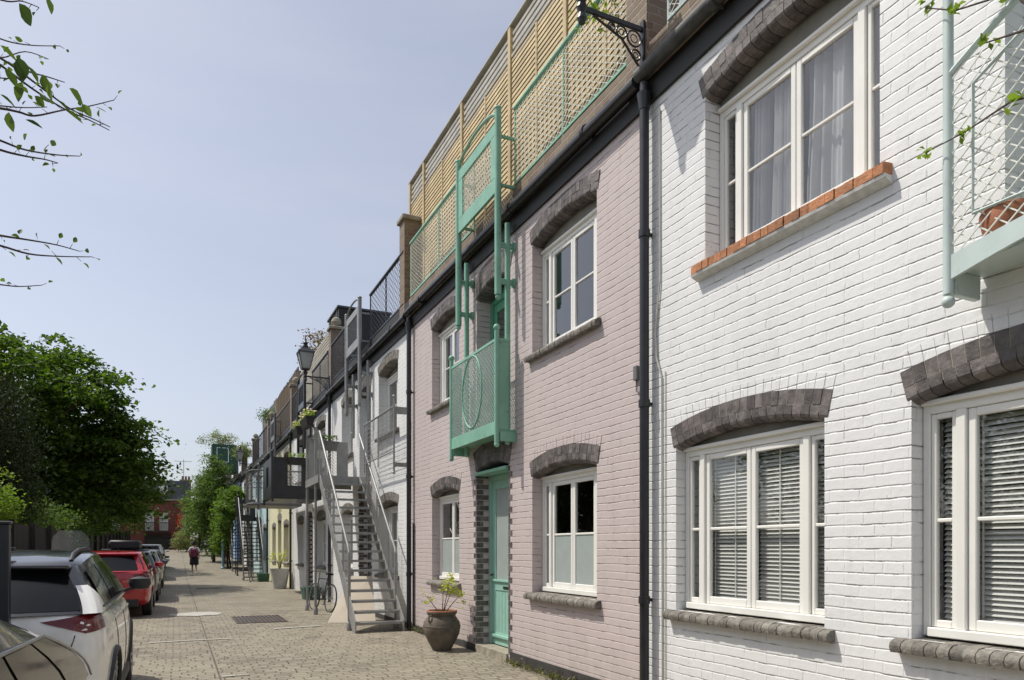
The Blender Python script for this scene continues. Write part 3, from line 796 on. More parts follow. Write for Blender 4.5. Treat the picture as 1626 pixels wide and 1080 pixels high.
door(W, 1.2, 2.40, 2.98, 5.13, .12, 'mint_pale', .2, glass='glass_dark')
# painted relieving courses over the arches
def relief(h, y0, y1, zs, rise, mat, extra=.205, t=.11):
    mb = MB(); w = (y1-y0)/2; r = (w*w + rise*rise)/(2*rise); ym = (y0+y1)/2; zc = zs+rise-r; am = math.asin(w/r)*1.03; rho = r+extra+.004
    n = int(2*am*rho/.079)
    for i in range(n):
        a0 = -am + 2*am*i/n + .003/rho; a1 = -am + 2*am*(i+1)/n - .003/rho; pr = .003 + random.uniform(0, .003)
        vs = [(D+x, ym+(rho+q)*math.sin(a), zc+(rho+q)*math.cos(a)) for a in (a0, a1) for (q, x) in ((0, .01), (0, -pr), (t, -pr), (t, .01))]
        mb.add(vs, [(0,1,2,3), (7,6,5,4), (0,4,5,1), (1,5,6,2), (2,6,7,3)])
    mb.build('relieving_course', mat, h)
relief(W, 3.599, 5.235, SPR, RISE, 'white_brick'); relief(W, 1.31, 2.948, SPR, RISE, 'white_brick')
# thin white cables down the wall
c = MB()
c.tube([(D-.012, 5.46, 5.5), (D-.012, 5.455, 3.9), (D-.02, 5.52, 3.45), (D-.02, 5.50, 3.2), (D-.012, 5.43, 3.0), (D-.012, 5.42, -.1)], .008, 5)
c.tube([(D-.010, 5.38, 3.05), (D-.010, 5.38, 1.0), (D-.010, 5.375, -.1)], .005, 5)
c.build('cable', 'offwhite', W)
# ---- balcony of the white house
bal = MB(); BX = 3.8; b0, b1 = .85, 2.53
n = 24
skv = []
for i in range(n+1):
    y = b0 + (b1-b0)*i/n; t = math.sin(math.pi*i/n)
    skv.append((y, 3.0 + .10*t, 2.87 + .13*t))
bal.add([(BX-.012, y, z) for (y, a, b) in skv for z in (a, b)] + [(BX+.012, y, z) for (y, a, b) in skv for z in (a, b)],
        [(2*i, 2*i+2, 2*i+3, 2*i+1) for i in range(n)] + [(2*(n+1)+2*i+1, 2*(n+1)+2*i+3, 2*(n+1)+2*i+2, 2*(n+1)+2*i) for i in range(n)] +
        [(2*i, 2*(n+1)+2*i, 2*(n+1)+2*i+2, 2*i+2) for i in range(n)] + [(2*i+1, 2*i+3, 2*(n+1)+2*i+3, 2*(n+1)+2*i+1) for i in range(n)])
B_floor = MB(); B_floor.cbox(BX+.013, D-.002, b0+.02, b1-.01, 2.93, 2.985, .004)
B_rail = MB(); B_rail.tube([(BX, b0 + (b1-b0)*i/n, 3.98 + .30*math.sin(math.pi*i/n)) for i in range(n+1)], .02, 8)
B = bal.build('balcony', 'mint_pale', W, smooth=True, angle=30); B_floor.build('floor', 'mint_pale', B); B_rail.build('top_rail', 'mint_pale', B, smooth=True)
for y in (b0, b1):
    q = MB(); q.tube([(BX, y, 2.80), (BX, y, 7.0)], .026, 12); q.ball((BX, y, 2.76), .034, 10); q.cbox(BX+.03, D-.03, y-.02, y+.02, 2.80, 2.93, .004)
    q.build('post', 'mint_pale', B, smooth=True)
m = MB(); m.mesh_panel((BX, b0+.02, 3.02), (0, 1, 0), (0, 0, 1), b1-b0-.04, .99, .062, .0042, n=5, ang=40); m.build('wire_mesh', 'wire', B)
m = MB(); a0, a1 = b0+.22, b1-.14
m.tube([(BX-.01, a1, 3.18), (BX-.01, a1, 3.86)] + [(BX-.01, a1 + (a0-a1)*i/12, 3.86+.22*math.sin(math.pi*i/12)) for i in range(1, 12)] + [(BX-.01, a0, 3.86), (BX-.01, a0, 3.18)], .009, 6, closed=True)
m.build('inner_frame', 'mint_pale', B, smooth=True)

# ---- pink house
PY0, PY1 = 5.67, 13.28
P = house('terraced_house', PY0, PY1, 'pink_brick', 'dusty pink painted brick house with mint green front door', ops=std_ops(PY0, 0))
o = PY0
window(P, o+.91, o+2.45, .865, SPR, RISE, .14, glass='glass_dark', frost=True)
window(P, o+5.04, o+6.38, .865, SPR, RISE, .14, kind='duo', glass='glass_dark', frost=True)
window(P, o+.91, o+2.45, 3.87, 5.25, RISE, .14, glass='glass', inside=None, hd=.08)
window(P, o+5.04, o+6.38, 3.87, 5.25, RISE, .14, glass='glass', hd=.08)
door(P, o+3.16, o+4.30, -.02, 2.55, .10, 'mint_door', .22, zt=2.50)
ud = door(P, o+3.16, o+4.30, 2.98, 5.13, .12, 'green_dark', .24, glass='glass_dark')
quoins(P, o+3.16, o+4.30, .0, 2.52)
relief(P, o+.91, o+2.45, SPR, RISE, 'pink_brick'); relief(P, o+5.04, o+6.38, SPR, RISE, 'pink_brick')
m = MB(); m.cbox(D-.05, D+.2, o+3.165, o+4.295, 2.50, 2.545, .006); m.build('door_canopy', 'mint', P)
m = MB(); m.box(D-.03, D+.219, o+3.175, o+4.285, -.30, -.010)
m.build('doorstep', 'stone', P)
m = MB(); m.box(D-.012, D, PY0+.12, o+3.10, -.5, .03); m.build('plinth', 'plinth', P)
m = MB(); m.box(D-.008, D, o+4.35, PY1-.1, -.5, -.02); m.build('plinth', 'plinth', P)
downpipe(P, 5.60); downpipe(P, 13.16)
m = MB(); m.tube([(D-.03, 13.05, -.1), (D-.03, 13.05, 1.9)], .018, 8); m.tube([(D-.03, 13.05, -.08), (D-.05, 12.6, -.11), (D-.04, 12.0, -.10)], .03, 8); m.build('waste_pipe', 'black_metal', P, smooth=True)
juliet(P, 8.60, 10.30, 2.92, 4.18, 'mint', 'mint_pale')
wall_poles(P, 8.65, 10.13, 2.95, 5.73, 'mint')
gate_frame(P, 8.56, 10.0, 'mint', 'wire')
# little junction box and cable
m = MB(); yb_ = 5.83; m.cbox(D-.035, D, 5.80, 5.86, 3.06, 3.20, .005); m.tube([(D-.01, 5.84, 3.06), (D-.015, 5.83, 2.95), (D-.02, 5.77, 2.93), (D-.02, 5.68, 2.98)], .006, 5)
m.build('junction_box', 'dgrey_metal', P)
pier(P, 5.78, 5.86, 8.2, False); pier(P, 13.74, 5.86, 7.85, False)

# roof railing and timber fence over the pink house
railing(5.95, 13.2, 'mint', 'wire', 'mint green mesh railing below the timber screen on the pink house', gap=(8.56, 10.0), pitch=.052)
def timber_fence(y0, y1, X, z0, z1, label, posts, mids, mat='timber'):
    t = thing('timber_fence', (X, (y0+y1)/2, z0), label, 'fence')
    for y in posts:
        m = MB(); m.cbox(X-.045, X+.045, y-.045, y+.045, z0, z1+.06, .006); m.build('post', mat, t)
    for y in mids:
        m = MB(); m.cbox(X-.03, X+.01, y-.025, y+.025, z0, z1-.38, .004); m.build('batten', mat, t)
    for a, b in zip(posts[:-1], posts[1:]):
        m = MB(); z = z0 + .02
        while z < z1 - .42:
            m.add([(X-.024, a+.05, z), (X-.014, a+.05, z+.068), (X, a+.05, z+.068), (X-.018, a+.05, z), (X-.024, b-.05, z), (X-.014, b-.05, z+.068), (X, b-.05, z+.068), (X-.018, b-.05, z)],
                  [(3,2,1,0), (4,5,6,7), (0,1,5,4), (1,2,6,5), (2,3,7,6), (3,0,4,7)])
            z += .074
        m.build('slat_panel', mat, t)
        m = MB(); m.box(X+.012, X+.02, a+.05, b-.05, z0+.02, z1-.42); m.build('backing', mat, t)
        m = MB(); m.cbox(X-.03, X+.02, a+.05, b-.05, z1-.40, z1-.35, .003)
        for k in (.25, .15, .05): m.cbox(X-.012, X+.012, a+.05, b-.05, z1-k-.03, z1-k+.025, .003)
        m.build('trellis_top', 'timber_pale', t)
    c = MB(); c.cbox(X-.05, X+.05, posts[0]-.05, posts[-1]+.05, z1+.06, z1+.09, .005); c.build('capping', 'timber_pale', t)
    return t
timber_fence(5.9, 14.3, D+.3, 6.0, 8.85, 'tall slatted timber privacy fence above the pink house', [5.98, 7.75, 9.38, 11.30, 13.35, 14.25], [6.85, 8.55, 10.3, 12.3])

# white house roof: pale railing with planter behind
railing(-2.9, 5.30, 'mint_pale', 'wire', 'pale mesh railing on the roof of the near white house', pitch=.06)
m = thing('roof_planter', (D+.35, 4.6, 6.2), 'terracotta trough planter behind the pale roof railing', 'planter')
t = MB(); t.prism([(D+.15, 6.19), (D+.45, 6.19), (D+.52, 6.55), (D+.08, 6.55)], 'y', 4.1, 5.1); t.build('trough', 'terracotta', m)
t = MB(); t.cbox(D+.06, D+.54, 4.08, 5.12, 6.52, 6.58, .01); t.build('rim', 'terracotta', m)

lantern('wall_lamp', 5.66, 'black lantern bracket at the top edge between the pink and white houses')

# ---- grey-metal house with staircase
GY0, GY1 = 13.28, 21.1
Gh = house('terraced_house', GY0, GY1, 'white_brick2', 'white brick house with grey outside staircase', ops=std_ops(GY0, 0), parapet='black_board', lod=1)
o = GY0
window(Gh, o+.91, o+2.45, .865, SPR, RISE, .2, archmat='grey_sill', glass='glass_dark', lod=1)
window(Gh, o+5.04, o+6.38, .865, SPR, RISE, .2, archmat='grey_sill', kind='duo', glass='glass_dark')
window(Gh, o+.91, o+2.45, 3.87-.8, 5.17, RISE, .2, archmat='grey_sill', kind='duo') if False else window(Gh, o+.91, o+2.45, 3.87, 5.25, RISE, .2, hd=.08, archmat='grey_sill', kind='duo')
window(Gh, o+5.04, o+6.38, 3.87, 5.25, RISE, .2, archmat='grey_sill', kind='duo')
door(Gh, o+3.16, o+4.30, -.02, 2.55, .10, 'dgrey_metal', .22, glass='glass_dark')
door(Gh, o+3.16, o+4.30, 2.98, 5.13, .12, 'dgrey_metal', .22, glass='glass_dark')
quoins(Gh, o+3.16, o+4.30, 0, 2.52)
downpipe(Gh, 20.95)
m = MB(); m.box(D-.01, D, GY0+.1, o+3.1, -.5, -.02); m.build('plinth', 'plinth', Gh)
gate_frame(Gh, 16.35, 17.75, 'grey_metal', 'dgrey_metal')
wall_poles(Gh, 16.3, 17.8, 4.3, 5.73, 'grey_metal')
pier(Gh, 21.1, 5.86, 7.75)
railing(13.65, 20.9, 'black_metal', 'black_metal', 'black mesh railing on the roof above the grey staircase', gap=(16.35, 17.75), ztop=7.25, pitch=.09, lod=0)
# juliet screen in front of the first floor window
jr = MB(); X = 3.8
jr.tube([(X, 13.5, 4.16), (X, 15.9, 4.16)], .02, 8); jr.cbox(X, D-.01, 13.49, 13.51, 4.1, 4.16, .003)
jo = jr.build('balcony', 'grey_metal', Gh, smooth=True)
jr = MB(); jr.tube([(X, 13.5, 3.3), (X, 15.9, 3.3)], .014, 8); jr.build('bottom_rail', 'grey_metal', jo, smooth=True)
for y in (13.5, 14.7, 15.9):
    q = MB(); q.tube([(X, y, 2.9 if y == 13.5 else 3.1), (X, y, 4.33 if y == 13.5 else 4.16)], .02 if y == 13.5 else .012, 8)
    if y == 13.5: q.ball((X, y, 4.35), .035, 8); q.ball((X, y, 2.88), .03, 8); q.cbox(X, D-.01, y-.02, y+.02, 4.02, 4.1, .004); q.cbox(X, D-.01, y-.02, y+.02, 3.0, 3.08, .004)
    q.build('post', 'grey_metal', jo, smooth=True)
q = MB(); q.mesh_panel((X, 13.5, 3.3), (0, 1, 0), (0, 0, 1), 2.4, .86, .10, .0032, ang=0.5); q.mesh_panel((X, 13.5, 3.3), (0, 1, 0), (0, 0, 1), 2.4, .86, .10, .0032, ang=89.5); q.build('wire_mesh', 'grey_metal', jo)

def staircase(y0, zr, mat, label, treads=17, Xa=2.95, Xb=3.85, run=3.6, group='outside staircases down the terrace', detail=True, rail_mat=None):
    """descends towards -y from a landing at first floor; y0 = foot"""
    zb = gz(y0); zt = 3.08 + zr; y1 = y0 + run
    rail_mat = rail_mat or mat
    t = thing('metal_staircase', ((Xa+Xb)/2, y0, zb), label, 'staircase', group)
    sl = (zt - zb)/run
    for X in (Xa, Xb):
        m = MB(); m.prism([(y0, zb), (y0-.0, zb+.22), (y1, zt+.02), (y1, zt-.2), (y0+.22, zb)], 'x', X-.012, X+.012); m.build('stringer', mat, t)
        # handrail
        a = (X, y0+.62, zb+sl*.62+1.02); b = (X, y1, zt+1.0)
        m = MB(); m.tube([(X, y0+.55, zb+sl*.55+.95), a, b], .025, 10); m.tube([(a[0], a[1]-.07, a[2]-.1), (X, y0+.55, zb)], .03, 10)
        m.lathe((X, y0+.55, zb), [(.055, 0), (.055, .14), (.035, .17)], 10)
        m.build('handrail', rail_mat, t, smooth=True)
        m = MB()
        for k in (.3, .55, .8): m.tube([(X, y0+run*k, zb+sl*run*k), (X, y0+run*k, zb+sl*run*k+.98)], .014, 6)
        m.build('baluster', mat, t)
        if detail:
            m = MB(); nrow = 13
            for k in range(nrow):
                hh = .1 + .85*k/nrow
                m.tube([(X, y0+.6, zb+sl*.6+hh), (X, y1, zt+hh-.02)], .0035, 3, cap=False)
            q = y0 + .65
            while q < y1:
                z = zb + sl*(q-y0); m.tube([(X, q, z+.08), (X, q, z+.98)], .003, 3, cap=False); q += .1
            m.build('wire_mesh', mat, t)
    for i in range(treads-1):
        f = (i+1)/treads; y = y0 + run*f - run/treads*.6; z = zb + (zt-zb)*f
        m = MB(); m.box(Xa+.012, Xb-.012, y-.02, y+.22, z-.012, z)
        m.box(Xa+.012, Xb-.012, y-.026, y-.02, z-.045, z+.002); m.box(Xa+.012, Xb-.012, y+.22, y+.226, z-.03, z)
        m.build('tread', mat, t)
    # landing
    yl = y1 + 1.75
    m = MB(); m.box(Xa-.03, D-.03, y1, yl, zt-.015, zt); m.box(Xa-.03, D-.03, y1-.012, y1, zt-.17, zt+.0); m.box(Xa-.042, Xa-.03, y1, yl, zt-.16, zt+.02); m.box(Xa-.03, D-.03, yl, yl+.012, zt-.16, zt+.02)
    m.build('landing', mat, t)
    for y in (y1+.55, yl):
        m = MB(); m.tube([(Xa-.0, y, zb), (Xa-.0, y, zt+1.12)], .03, 10); m.ball((Xa, y, zt+1.14), .042, 8); m.lathe((Xa, y, zb), [(.055, 0), (.055, .14), (.035, .17)], 10)
        m.build('support_post', mat, t, smooth=True)
    m = MB(); z0, z1 = zt+.02, zt+1.02
    m.tube([(Xa, y1, z1-.02), (Xa, yl, z1-.02)], .018, 8); m.tube([(Xa, y1+.02, zt), (Xa, y1+.02, z1)], .018, 8)
    m.build('landing_rail', mat, t, smooth=True)
    m = MB(); m.mesh_panel((Xa, y1, z0), (0, 1, 0), (0, 0, 1), yl-y1, z1-z0-.02, .05, .004, ang=20); m.build('landing_mesh', mat, t)
    m = MB(); w = .2; a, b = Xa+.05, D-.12
    m.box(a, b, yl-.01, yl+.01, z0, z0+.16); m.box(a, b, yl-.01, yl+.01, z1-.22, z1+.02); m.box(a, a+.12, yl-.01, yl+.01, z0+.16, z1-.22); m.box(b-.28, b, yl-.01, yl+.01, z0+.16, z1-.22)
    m.build('end_panel', mat, t)
    m = MB(); m.mesh_panel((a+.12, yl, z0+.16), (1, 0, 0), (0, 0, 1), b-a-.4, z1-z0-.38, .06, .004); m.build('end_mesh', mat, t)
    return t
staircase(13.0, 0, 'grey_metal', 'light grey metal staircase beside the pink house')
lantern('wall_lamp', 21.12, 'black lantern above the grey staircase, nearest whole one', zb=6.35)

# ---- further houses
def far_house(k, wall, label, door_mat, metal, arch_mat='grey_sill', fence=None, frame='white_paint'):
    y0 = 21.1 + 7.8*k; zr = max(0, gz(y0+3) - G0)
    h = house('terraced_house', y0, y0+7.8, wall, label, zr=zr, ops=std_ops(y0, zr), parapet='black_board', lod=0)
    for (a, b, za, zs, rs) in std_ops(y0, zr):
        if abs((b-a) - 1.14) < .01:
            door(h, a, b, za, zs, rs, door_mat, .22, glass='glass_dark', archmat=arch_mat, lod=0)
        else: window(h, a, b, za, zs, rs, .2, kind='duo', lod=0, archmat=arch_mat, glass='glass_dark', frame=frame)
    downpipe(h, y0+7.65, zr)
    pier(h, y0+7.8, 5.86+zr, 7.7+zr)
    return h, y0, zr
def slat_fence(name, y0, y1, z0, z1, X, mat, label, vertical=True, rag=.0, cat='fence'):
    t = thing(name, (X, (y0+y1)/2, z0), label, cat)
    m = MB()
    if vertical:
        y = y0
        while y < y1:
            m.box(X-.012+random.uniform(-.006, .006), X+.012, y+.002, y+.032, z0, z1 + random.uniform(-rag, rag)); y += .036
    else:
        z = z0
        while z < z1: m.box(X-.01, X+.01, y0, y1, z, z+.075); z += .105
    m.build('slats', mat, t)
    m = MB()
    for i in range(5): y = y0 + (y1-y0)*i/4; m.box(X+.02, X+.08, y-.03, y+.03, z0, z1-rag)
    m.build('post', mat, t)
    return t
H4, y4, r4 = far_house(0, 'white_brick2', 'white house with black box balcony, next beyond the grey staircase house', 'black_board', 'black_metal')
quoins(H4, y4+3.16, y4+4.30, r4, 2.5+r4)
gate_frame(H4, y4+3.0, y4+4.4, 'black_metal', 'black_metal')
wall_poles(H4, y4+2.95, y4+4.45, 3.4, 5.73, 'black_metal')
railing(y4+.3, y4+7.6, 'black_metal', 'black_metal', 'black mesh railing in front of pale louvred fence', ztop=7.2, gap=(y4+3.0, y4+4.4), lod=0, pitch=.08)
slat_fence('louvre_fence', y4+.4, y4+7.4, 6.2, 8.1, D+.25, 'timber_pale', 'pale grey horizontal louvre fence behind the nearest whole lantern', vertical=False)
# black box balcony on white house
bb = MB(); z0, z1 = 2.95, 4.12; ya = 22.1; yb2 = 24.3; Xo = 2.56
def framepanel(bb, a, b, y, z0, z1, ax='x'):
    hw = (b-a)
    for (p, q, r_, s_) in ((a, b, z0, z0+.34), (a, b, z1-.22, z1), (a, a+hw*.30, z0+.34, z1-.22), (b-hw*.42, b, z0+.34, z1-.22)):
        if ax == 'x': bb.box(p, q, y-.012, y+.012, r_, s_)
        else: bb.box(y-.012, y+.012, p, q, r_, s_)
framepanel(bb, Xo, D-.1, ya, z0, z1); framepanel(bb, ya+.02, yb2, Xo-.02, z0, z1, 'y'); bb.box(Xo, D-.1, ya, yb2, z0-.06, z0)
bo = bb.build('box_balcony', 'black_metal', H4)
bb = MB(); bb.mesh_panel((Xo, ya, z0+.3), (1, 0, 0), (0, 0, 1), D-.1-Xo, .7, .06, .004); bb.mesh_panel((Xo, ya, z0+.3), (0, 1, 0), (0, 0, 1), yb2-ya, .7, .06, .004); bb.build('wire_mesh', 'black_metal', bo)
for y in (ya+.0, yb2):
    bb = MB(); bb.tube([(Xo, y, z0-.15), (Xo, y, z1+.12)], .035, 8); bb.ball((Xo, y, z1+.16), .045, 8); bb.build('post', 'black_metal', bo, smooth=True)
def trough(x0, x1, y0, y1, z, label, mat='black_board', flowers=True, nm='flower_trough', leafm='leaf_bright', grp='troughs of flowers hung on the balconies'):
    t = thing(nm, ((x0+x1)/2, (y0+y1)/2, z), label, 'planter', grp)
    m = MB(); c = .05
    m.add([(x0+c, y0+c, z), (x1-c, y0+c, z), (x1-c, y1-c, z), (x0+c, y1-c, z), (x0, y0, z+.2), (x1, y0, z+.2), (x1, y1, z+.2), (x0, y1, z+.2)],
          [(0,3,2,1), (4,5,6,7), (0,1,5,4), (1,2,6,5), (2,3,7,6), (3,0,4,7)])
    m.box(x0-.01, x1+.01, y0-.01, y0+.005, z+.18, z+.21); m.build('trough', mat, t)
    n = 260; pts = np.stack([rng.uniform(x0, x1, n), rng.uniform(y0, y1, n), z+.2+rng.uniform(-.03, .16, n)], 1)
    leaf_object('foliage', leafm, pts, .06, t)
    if flowers:
        n = 70; pts = np.stack([rng.uniform(x0-.03, x1+.03, n), rng.uniform(y0-.03, y1+.03, n), z+.27+rng.uniform(-.06, .12, n)], 1)
        leaf_object('flowers', 'petal', pts, .06, t, aspect=1.1)
    return t
trough(2.70, 2.92, 17.0, 17.9, 4.28, 'dark trough of white flowers on the grey staircase landing')
trough(2.66, 2.86, 18.2, 18.9, 4.22, 'small dark flower trough left of the landing post')
trough(3.0, 3.9, 21.9, 22.1, 3.9, 'black trough on the front of the black box balcony', flowers=False)
trough(3.1, 3.7, 18.22, 18.34, 3.9, 'grey trough of low plants along the landing end panel', 'dgrey_metal', flowers=False, leafm='leaf_mid')

H5, y5, r5 = far_house(1, 'yellow_brick', 'pale yellow painted house beyond the black box balcony', 'offwhite', 'black_metal')
gate_frame(H5, y5+3.0, y5+4.4, 'dgrey_metal', 'dgrey_metal')
railing(y5+.3, y5+7.6, 'dgrey_metal', 'dgrey_metal', 'dark railing before the brown reed screen', ztop=7.25, lod=0, pitch=.1)
slat_fence('reed_screen', y5+.3, y5+7.5, 6.15, 8.55, D+.3, 'reed', 'ragged brown reed screen above the pale yellow house', rag=.12, cat='screen')
# round-fronted mesh balcony
rb = MB(); zc = 2.95; 
arcp = [(D-.1 - 1.95*math.sin(t), 27.0 - 1.1*math.cos(t)) for t in [math.pi*i/12 for i in range(13)]]
arcp = [(D-.1, 25.9)] + [(2.6, 25.9), (2.37, 26.0), (2.27, 26.3), (2.25, 27.3), (2.3, 27.8), (2.5, 28.0)] + [(D-.1, 28.0)]
for z, r_ in ((zc, .05), (zc+1.15, .028), (zc+.72, .014)): rb.tube([(x, y, z) for x, y in arcp], r_, 8)
rb.prism([(x, y) for x, y in arcp], 'z', zc-.05, zc)
ro = rb.build('mesh_balcony', 'dgrey_metal', H4, smooth=True, angle=30)
rb = MB()
for (a, b) in zip(arcp[:-1], arcp[1:]):
    d = Vector((b[0]-a[0], b[1]-a[1], 0)); rb.mesh_panel((a[0], a[1], zc), d, (0, 0, 1), d.length, 1.15, .09, .005)
rb.build('wire_mesh', 'dgrey_metal', ro)
for (x, y) in ((2.55, 25.95), (2.35, 27.7)):
    rb = MB(); rb.tube([(x, y, zc-.2), (x, y, zc+1.3)], .035, 8); rb.ball((x, y, zc+1.34), .045, 8); rb.build('post', 'dgrey_metal', ro, smooth=True)

H6, y6, r6 = far_house(2, 'teal_brick', 'pale blue-green house behind the first black staircase', 'offwhite', 'black_metal')
railing(y6+.3, y6+7.6, 'black_metal', 'black_metal', 'thin black roof railing beyond the reed screen', ztop=7.4+r6, zb=6.2+r6, lod=0, pitch=.12)
slat_fence('reed_screen', y6+.5, y6+6.5, 6.15, 8.75, D+.4, 'reed_grey', 'weathered grey reed screen, far end of the roofline', rag=.12, cat='screen')
staircase(36.6, r5, 'black_metal', 'black metal staircase next to the bicycle and green bin', rail_mat='grey_metal')
H7, y7, r7 = far_house(3, 'white_brick2', 'white far house behind the ivy covered staircase', 'black_board', 'black_metal')
staircase(44.3, r7, 'black_metal', 'farther black metal staircase hung with ivy', rail_mat='grey_metal', detail=False)
H8, y8, r8 = far_house(4, 'blue_brick', 'bright blue painted house far down the terrace', 'offwhite', 'black_metal')
H9, y9, r9 = far_house(5, 'white_brick2', 'last house of the terrace, behind trees', 'offwhite', 'black_metal')
H10, y10, r10 = far_house(6, 'stock_brick', 'bare brick end house mostly hidden by trees', 'offwhite', 'black_metal')
for k, (yy, rr, lb) in enumerate(((44.5, r6, 'second black lantern along the terrace, beyond the reed screens'), (60.1, r8, 'farthest black lantern, beside the dark green roof box'))):
    lantern('wall_lamp', yy, lb, zb=6.3+rr)
# roof clutter: dark shed on grey house roof, green box
t = thing('roof_shed', (D+1.4, 24.3, 6.0), 'dark boxy roof shed standing up behind the black railing', 'shed')
m = MB(); m.box(D+.7, D+2.4, 23.5, 25.2, 5.87, 9.25); m.build('walls', 'black_board', t); m = MB(); m.box(D+.65, D+2.45, 23.45, 25.25, 9.25, 9.31); m.build('roof', 'slate', t)
m = MB()
for y in (23.7, 24.3, 24.9): m.box(D+.68, D+.70, y, y+.04, 5.87, 9.25)
m.build('batten', 'dgrey_metal', t)
t = thing('green_box_balcony', (3.1, 57.5, gz(57)), 'dark green box balcony high on posts far down the terrace', 'balcony')
m = MB(); zb_ = 7.1
m.box(2.4, D, 57.0, 59.5, zb_, zb_+.12); m.box(2.38, 2.44, 57.0, 59.5, zb_+.12, zb_+2.0); m.build('floor', 'bin_green', t)
m = MB(); m.box(2.45, D, 56.98, 57.02, zb_+.12, zb_+.7); m.box(2.45, D, 56.98, 57.02, zb_+1.75, zb_+2.0); m.box(2.45, 2.7, 56.98, 57.02, zb_+.7, zb_+1.75); m.box(2.72, 3.48, 57.0, 57.03, zb_+.72, zb_+1.73); m.box(3.5, D, 56.98, 57.02, zb_+.7, zb_+1.75); m.build('panel', 'bin_green', t)
for y in (57.1, 59.4): m = MB(); m.tube([(2.45, y, gz(y)), (2.45, y, zb_+2.0)], .05, 8); m.build('post', 'bin_green', t, smooth=True)
# pale blue and white posts beside the ivy
for (x, y, mt, lb) in ((2.55, 46.9, 'teal_post', 'pale blue post next to the ivy, left one'), (2.95, 49.0, 'white_paint', 'white leaning post right of the pale blue post')):
    if mt == 'teal_post' and 'teal_post' not in M: M['teal_post'] = plain('teal_post', (.25, .42, .50), .5)
    t = thing('porch_post', (x, y, gz(y)), lb, 'post')
    m = MB(); m.tube([(x, y, gz(y)), (x + (.0 if mt == 'teal_post' else -.12), y, gz(y)+4.2)], .06, 8); m.build('shaft', mt, t, smooth=True)
    m = MB(); m.lathe((x, y, gz(y)), [(.12, 0), (.12, .1), (.07, .15)], 10); m.build('foot', mt, t, smooth=True)

# ------------------------------------------------------------------ end building
ey = 81.0; ez = gz(80)
t = thing('brick_building', (-4, ey, ez), 'dark red brick building with mansard roof closing the street', 'building')
ex0, ex1 = -14.0, 1.3; s0 = 5.0
wm = MB()
wops = [(-2.85, -2.05, ez+1.95, ez+3.75), (-1.55, -.75, ez+1.95, ez+3.75), (-7.2, -6.4, ez+1.95, ez+3.75), (-5.9, -5.1, ez+1.95, ez+3.75), (.55, 1.1, ez+1.95, ez+3.6), (-2.9, -.5, ez+.02, ez+1.6), (-7.2, -5, ez+.02, ez+1.6)]
brx = sorted({ex0, ex1} | {a for o_ in wops for a in o_[:2]})
for a, b in zip(brx[:-1], brx[1:]):
    lo = ez-1
    for o_ in sorted([o_ for o_ in wops if o_[0] <= a and o_[1] >= b], key=lambda q: q[2]):
        wm.box(a, b, ey, ey+.3, lo, o_[2]); lo = o_[3]
    wm.box(a, b, ey, ey+.3, lo, ez+s0)
wm.box(ex0, ex1, ey+.3, ey+8, ez-1, ez+s0)
wm.build('wall', 'red_brick', t)
m = MB(); m.box(ex0-.1, ex1+.1, ey-.12, ey+.2, ez+s0, ez+s0+.16); m.build('cornice', 'stone', t)
m = MB(); m.add([(ex0, ey+.05, ez+s0+.16), (ex1, ey+.05, ez+s0+.16), (ex1, ey+8, ez+s0+.16), (ex0, ey+8, ez+s0+.16), (ex0+.2, ey+.7, ez+s0+2.1), (ex1-.2, ey+.7, ez+s0+2.1), (ex1-.2, ey+7.5, ez+s0+2.1), (ex0+.2, ey+7.5, ez+s0+2.1)],
     [(3,2,1,0), (4,5,6,7), (0,1,5,4), (1,2,6,5), (2,3,7,6), (3,0,4,7)]); rf = m.build('roof', 'slate', t)
m = MB(); m.box(ex1-.9, ex1+.1, ey+.8, ey+1.8, ez+s0+.3, ez+s0+2.1); m.box(ex1-1.0, ex1+.2, ey+.7, ey+1.9, ez+s0+2.1, ez+s0+2.25)
for q in (.15, .45, .75): m.lathe((ex1-.95+q+.1, ey+1.3, ez+s0+2.25), [(.12, 0), (.1, .35), (.13, .4)], 8)
m.build('chimney', 'stock_brick', rf)
m = MB(); m.tube([(ex1-.6, ey+1.3, ez+s0+2.2), (ex1-.6, ey+1.3, ez+s0+4.4)], .025, 4)
for q in range(5): m.tube([(ex1-1.3+q*.3, ey+1.1, ez+s0+4.2), (ex1-1.3+q*.3, ey+1.6, ez+s0+4.2)], .015, 4)
m.tube([(ex1-1.5, ey+1.3, ez+s0+4.2), (ex1+.2, ey+1.3, ez+s0+4.2)], .02, 4); m.build('aerial', 'dgrey_metal', rf)
for (a, b, za, zb3) in wops[:5]:
    m = MB(); w_ = .07
    m.box(a, b, ey+.05, ey+.15, za, za+w_); m.box(a, b, ey+.05, ey+.15, zb3-w_, zb3); m.box(a, a+w_, ey+.05, ey+.15, za+w_, zb3-w_); m.box(b-w_, b, ey+.05, ey+.15, za+w_, zb3-w_)
    m.box(a+w_, b-w_, ey+.06, ey+.14, (za+zb3)/2-.03, (za+zb3)/2+.03); m.box((a+b)/2-.02, (a+b)/2+.02, ey+.06, ey+.14, za+w_, zb3-w_)
    wf = m.build('window', 'white_paint', t)
    m = MB(); m.box(a+w_, b-w_, ey+.16, ey+.17, za+w_, zb3-w_); m.build('pane', 'curtain', wf)
for a in (-2.9, -7.2):
    b = a + (2.4 if a > -5 else 2.2)
    m = MB(); nn = 6
    for i in range(nn): m.box(a, b, ey+.1+(.0 if i % 2 else .02), ey+.16, ez+.02+1.58*i/nn, ez+.02+1.58*(i+1)/nn-.03)
    m.build('garage_door', 'fence_dark', t)
m = MB(); m.box(-1.6, -.8, ey+.0, ey+.15, ez+s0+.65, ez+s0+1.5); dw = m.build('dormer_window', 'white_paint', rf)
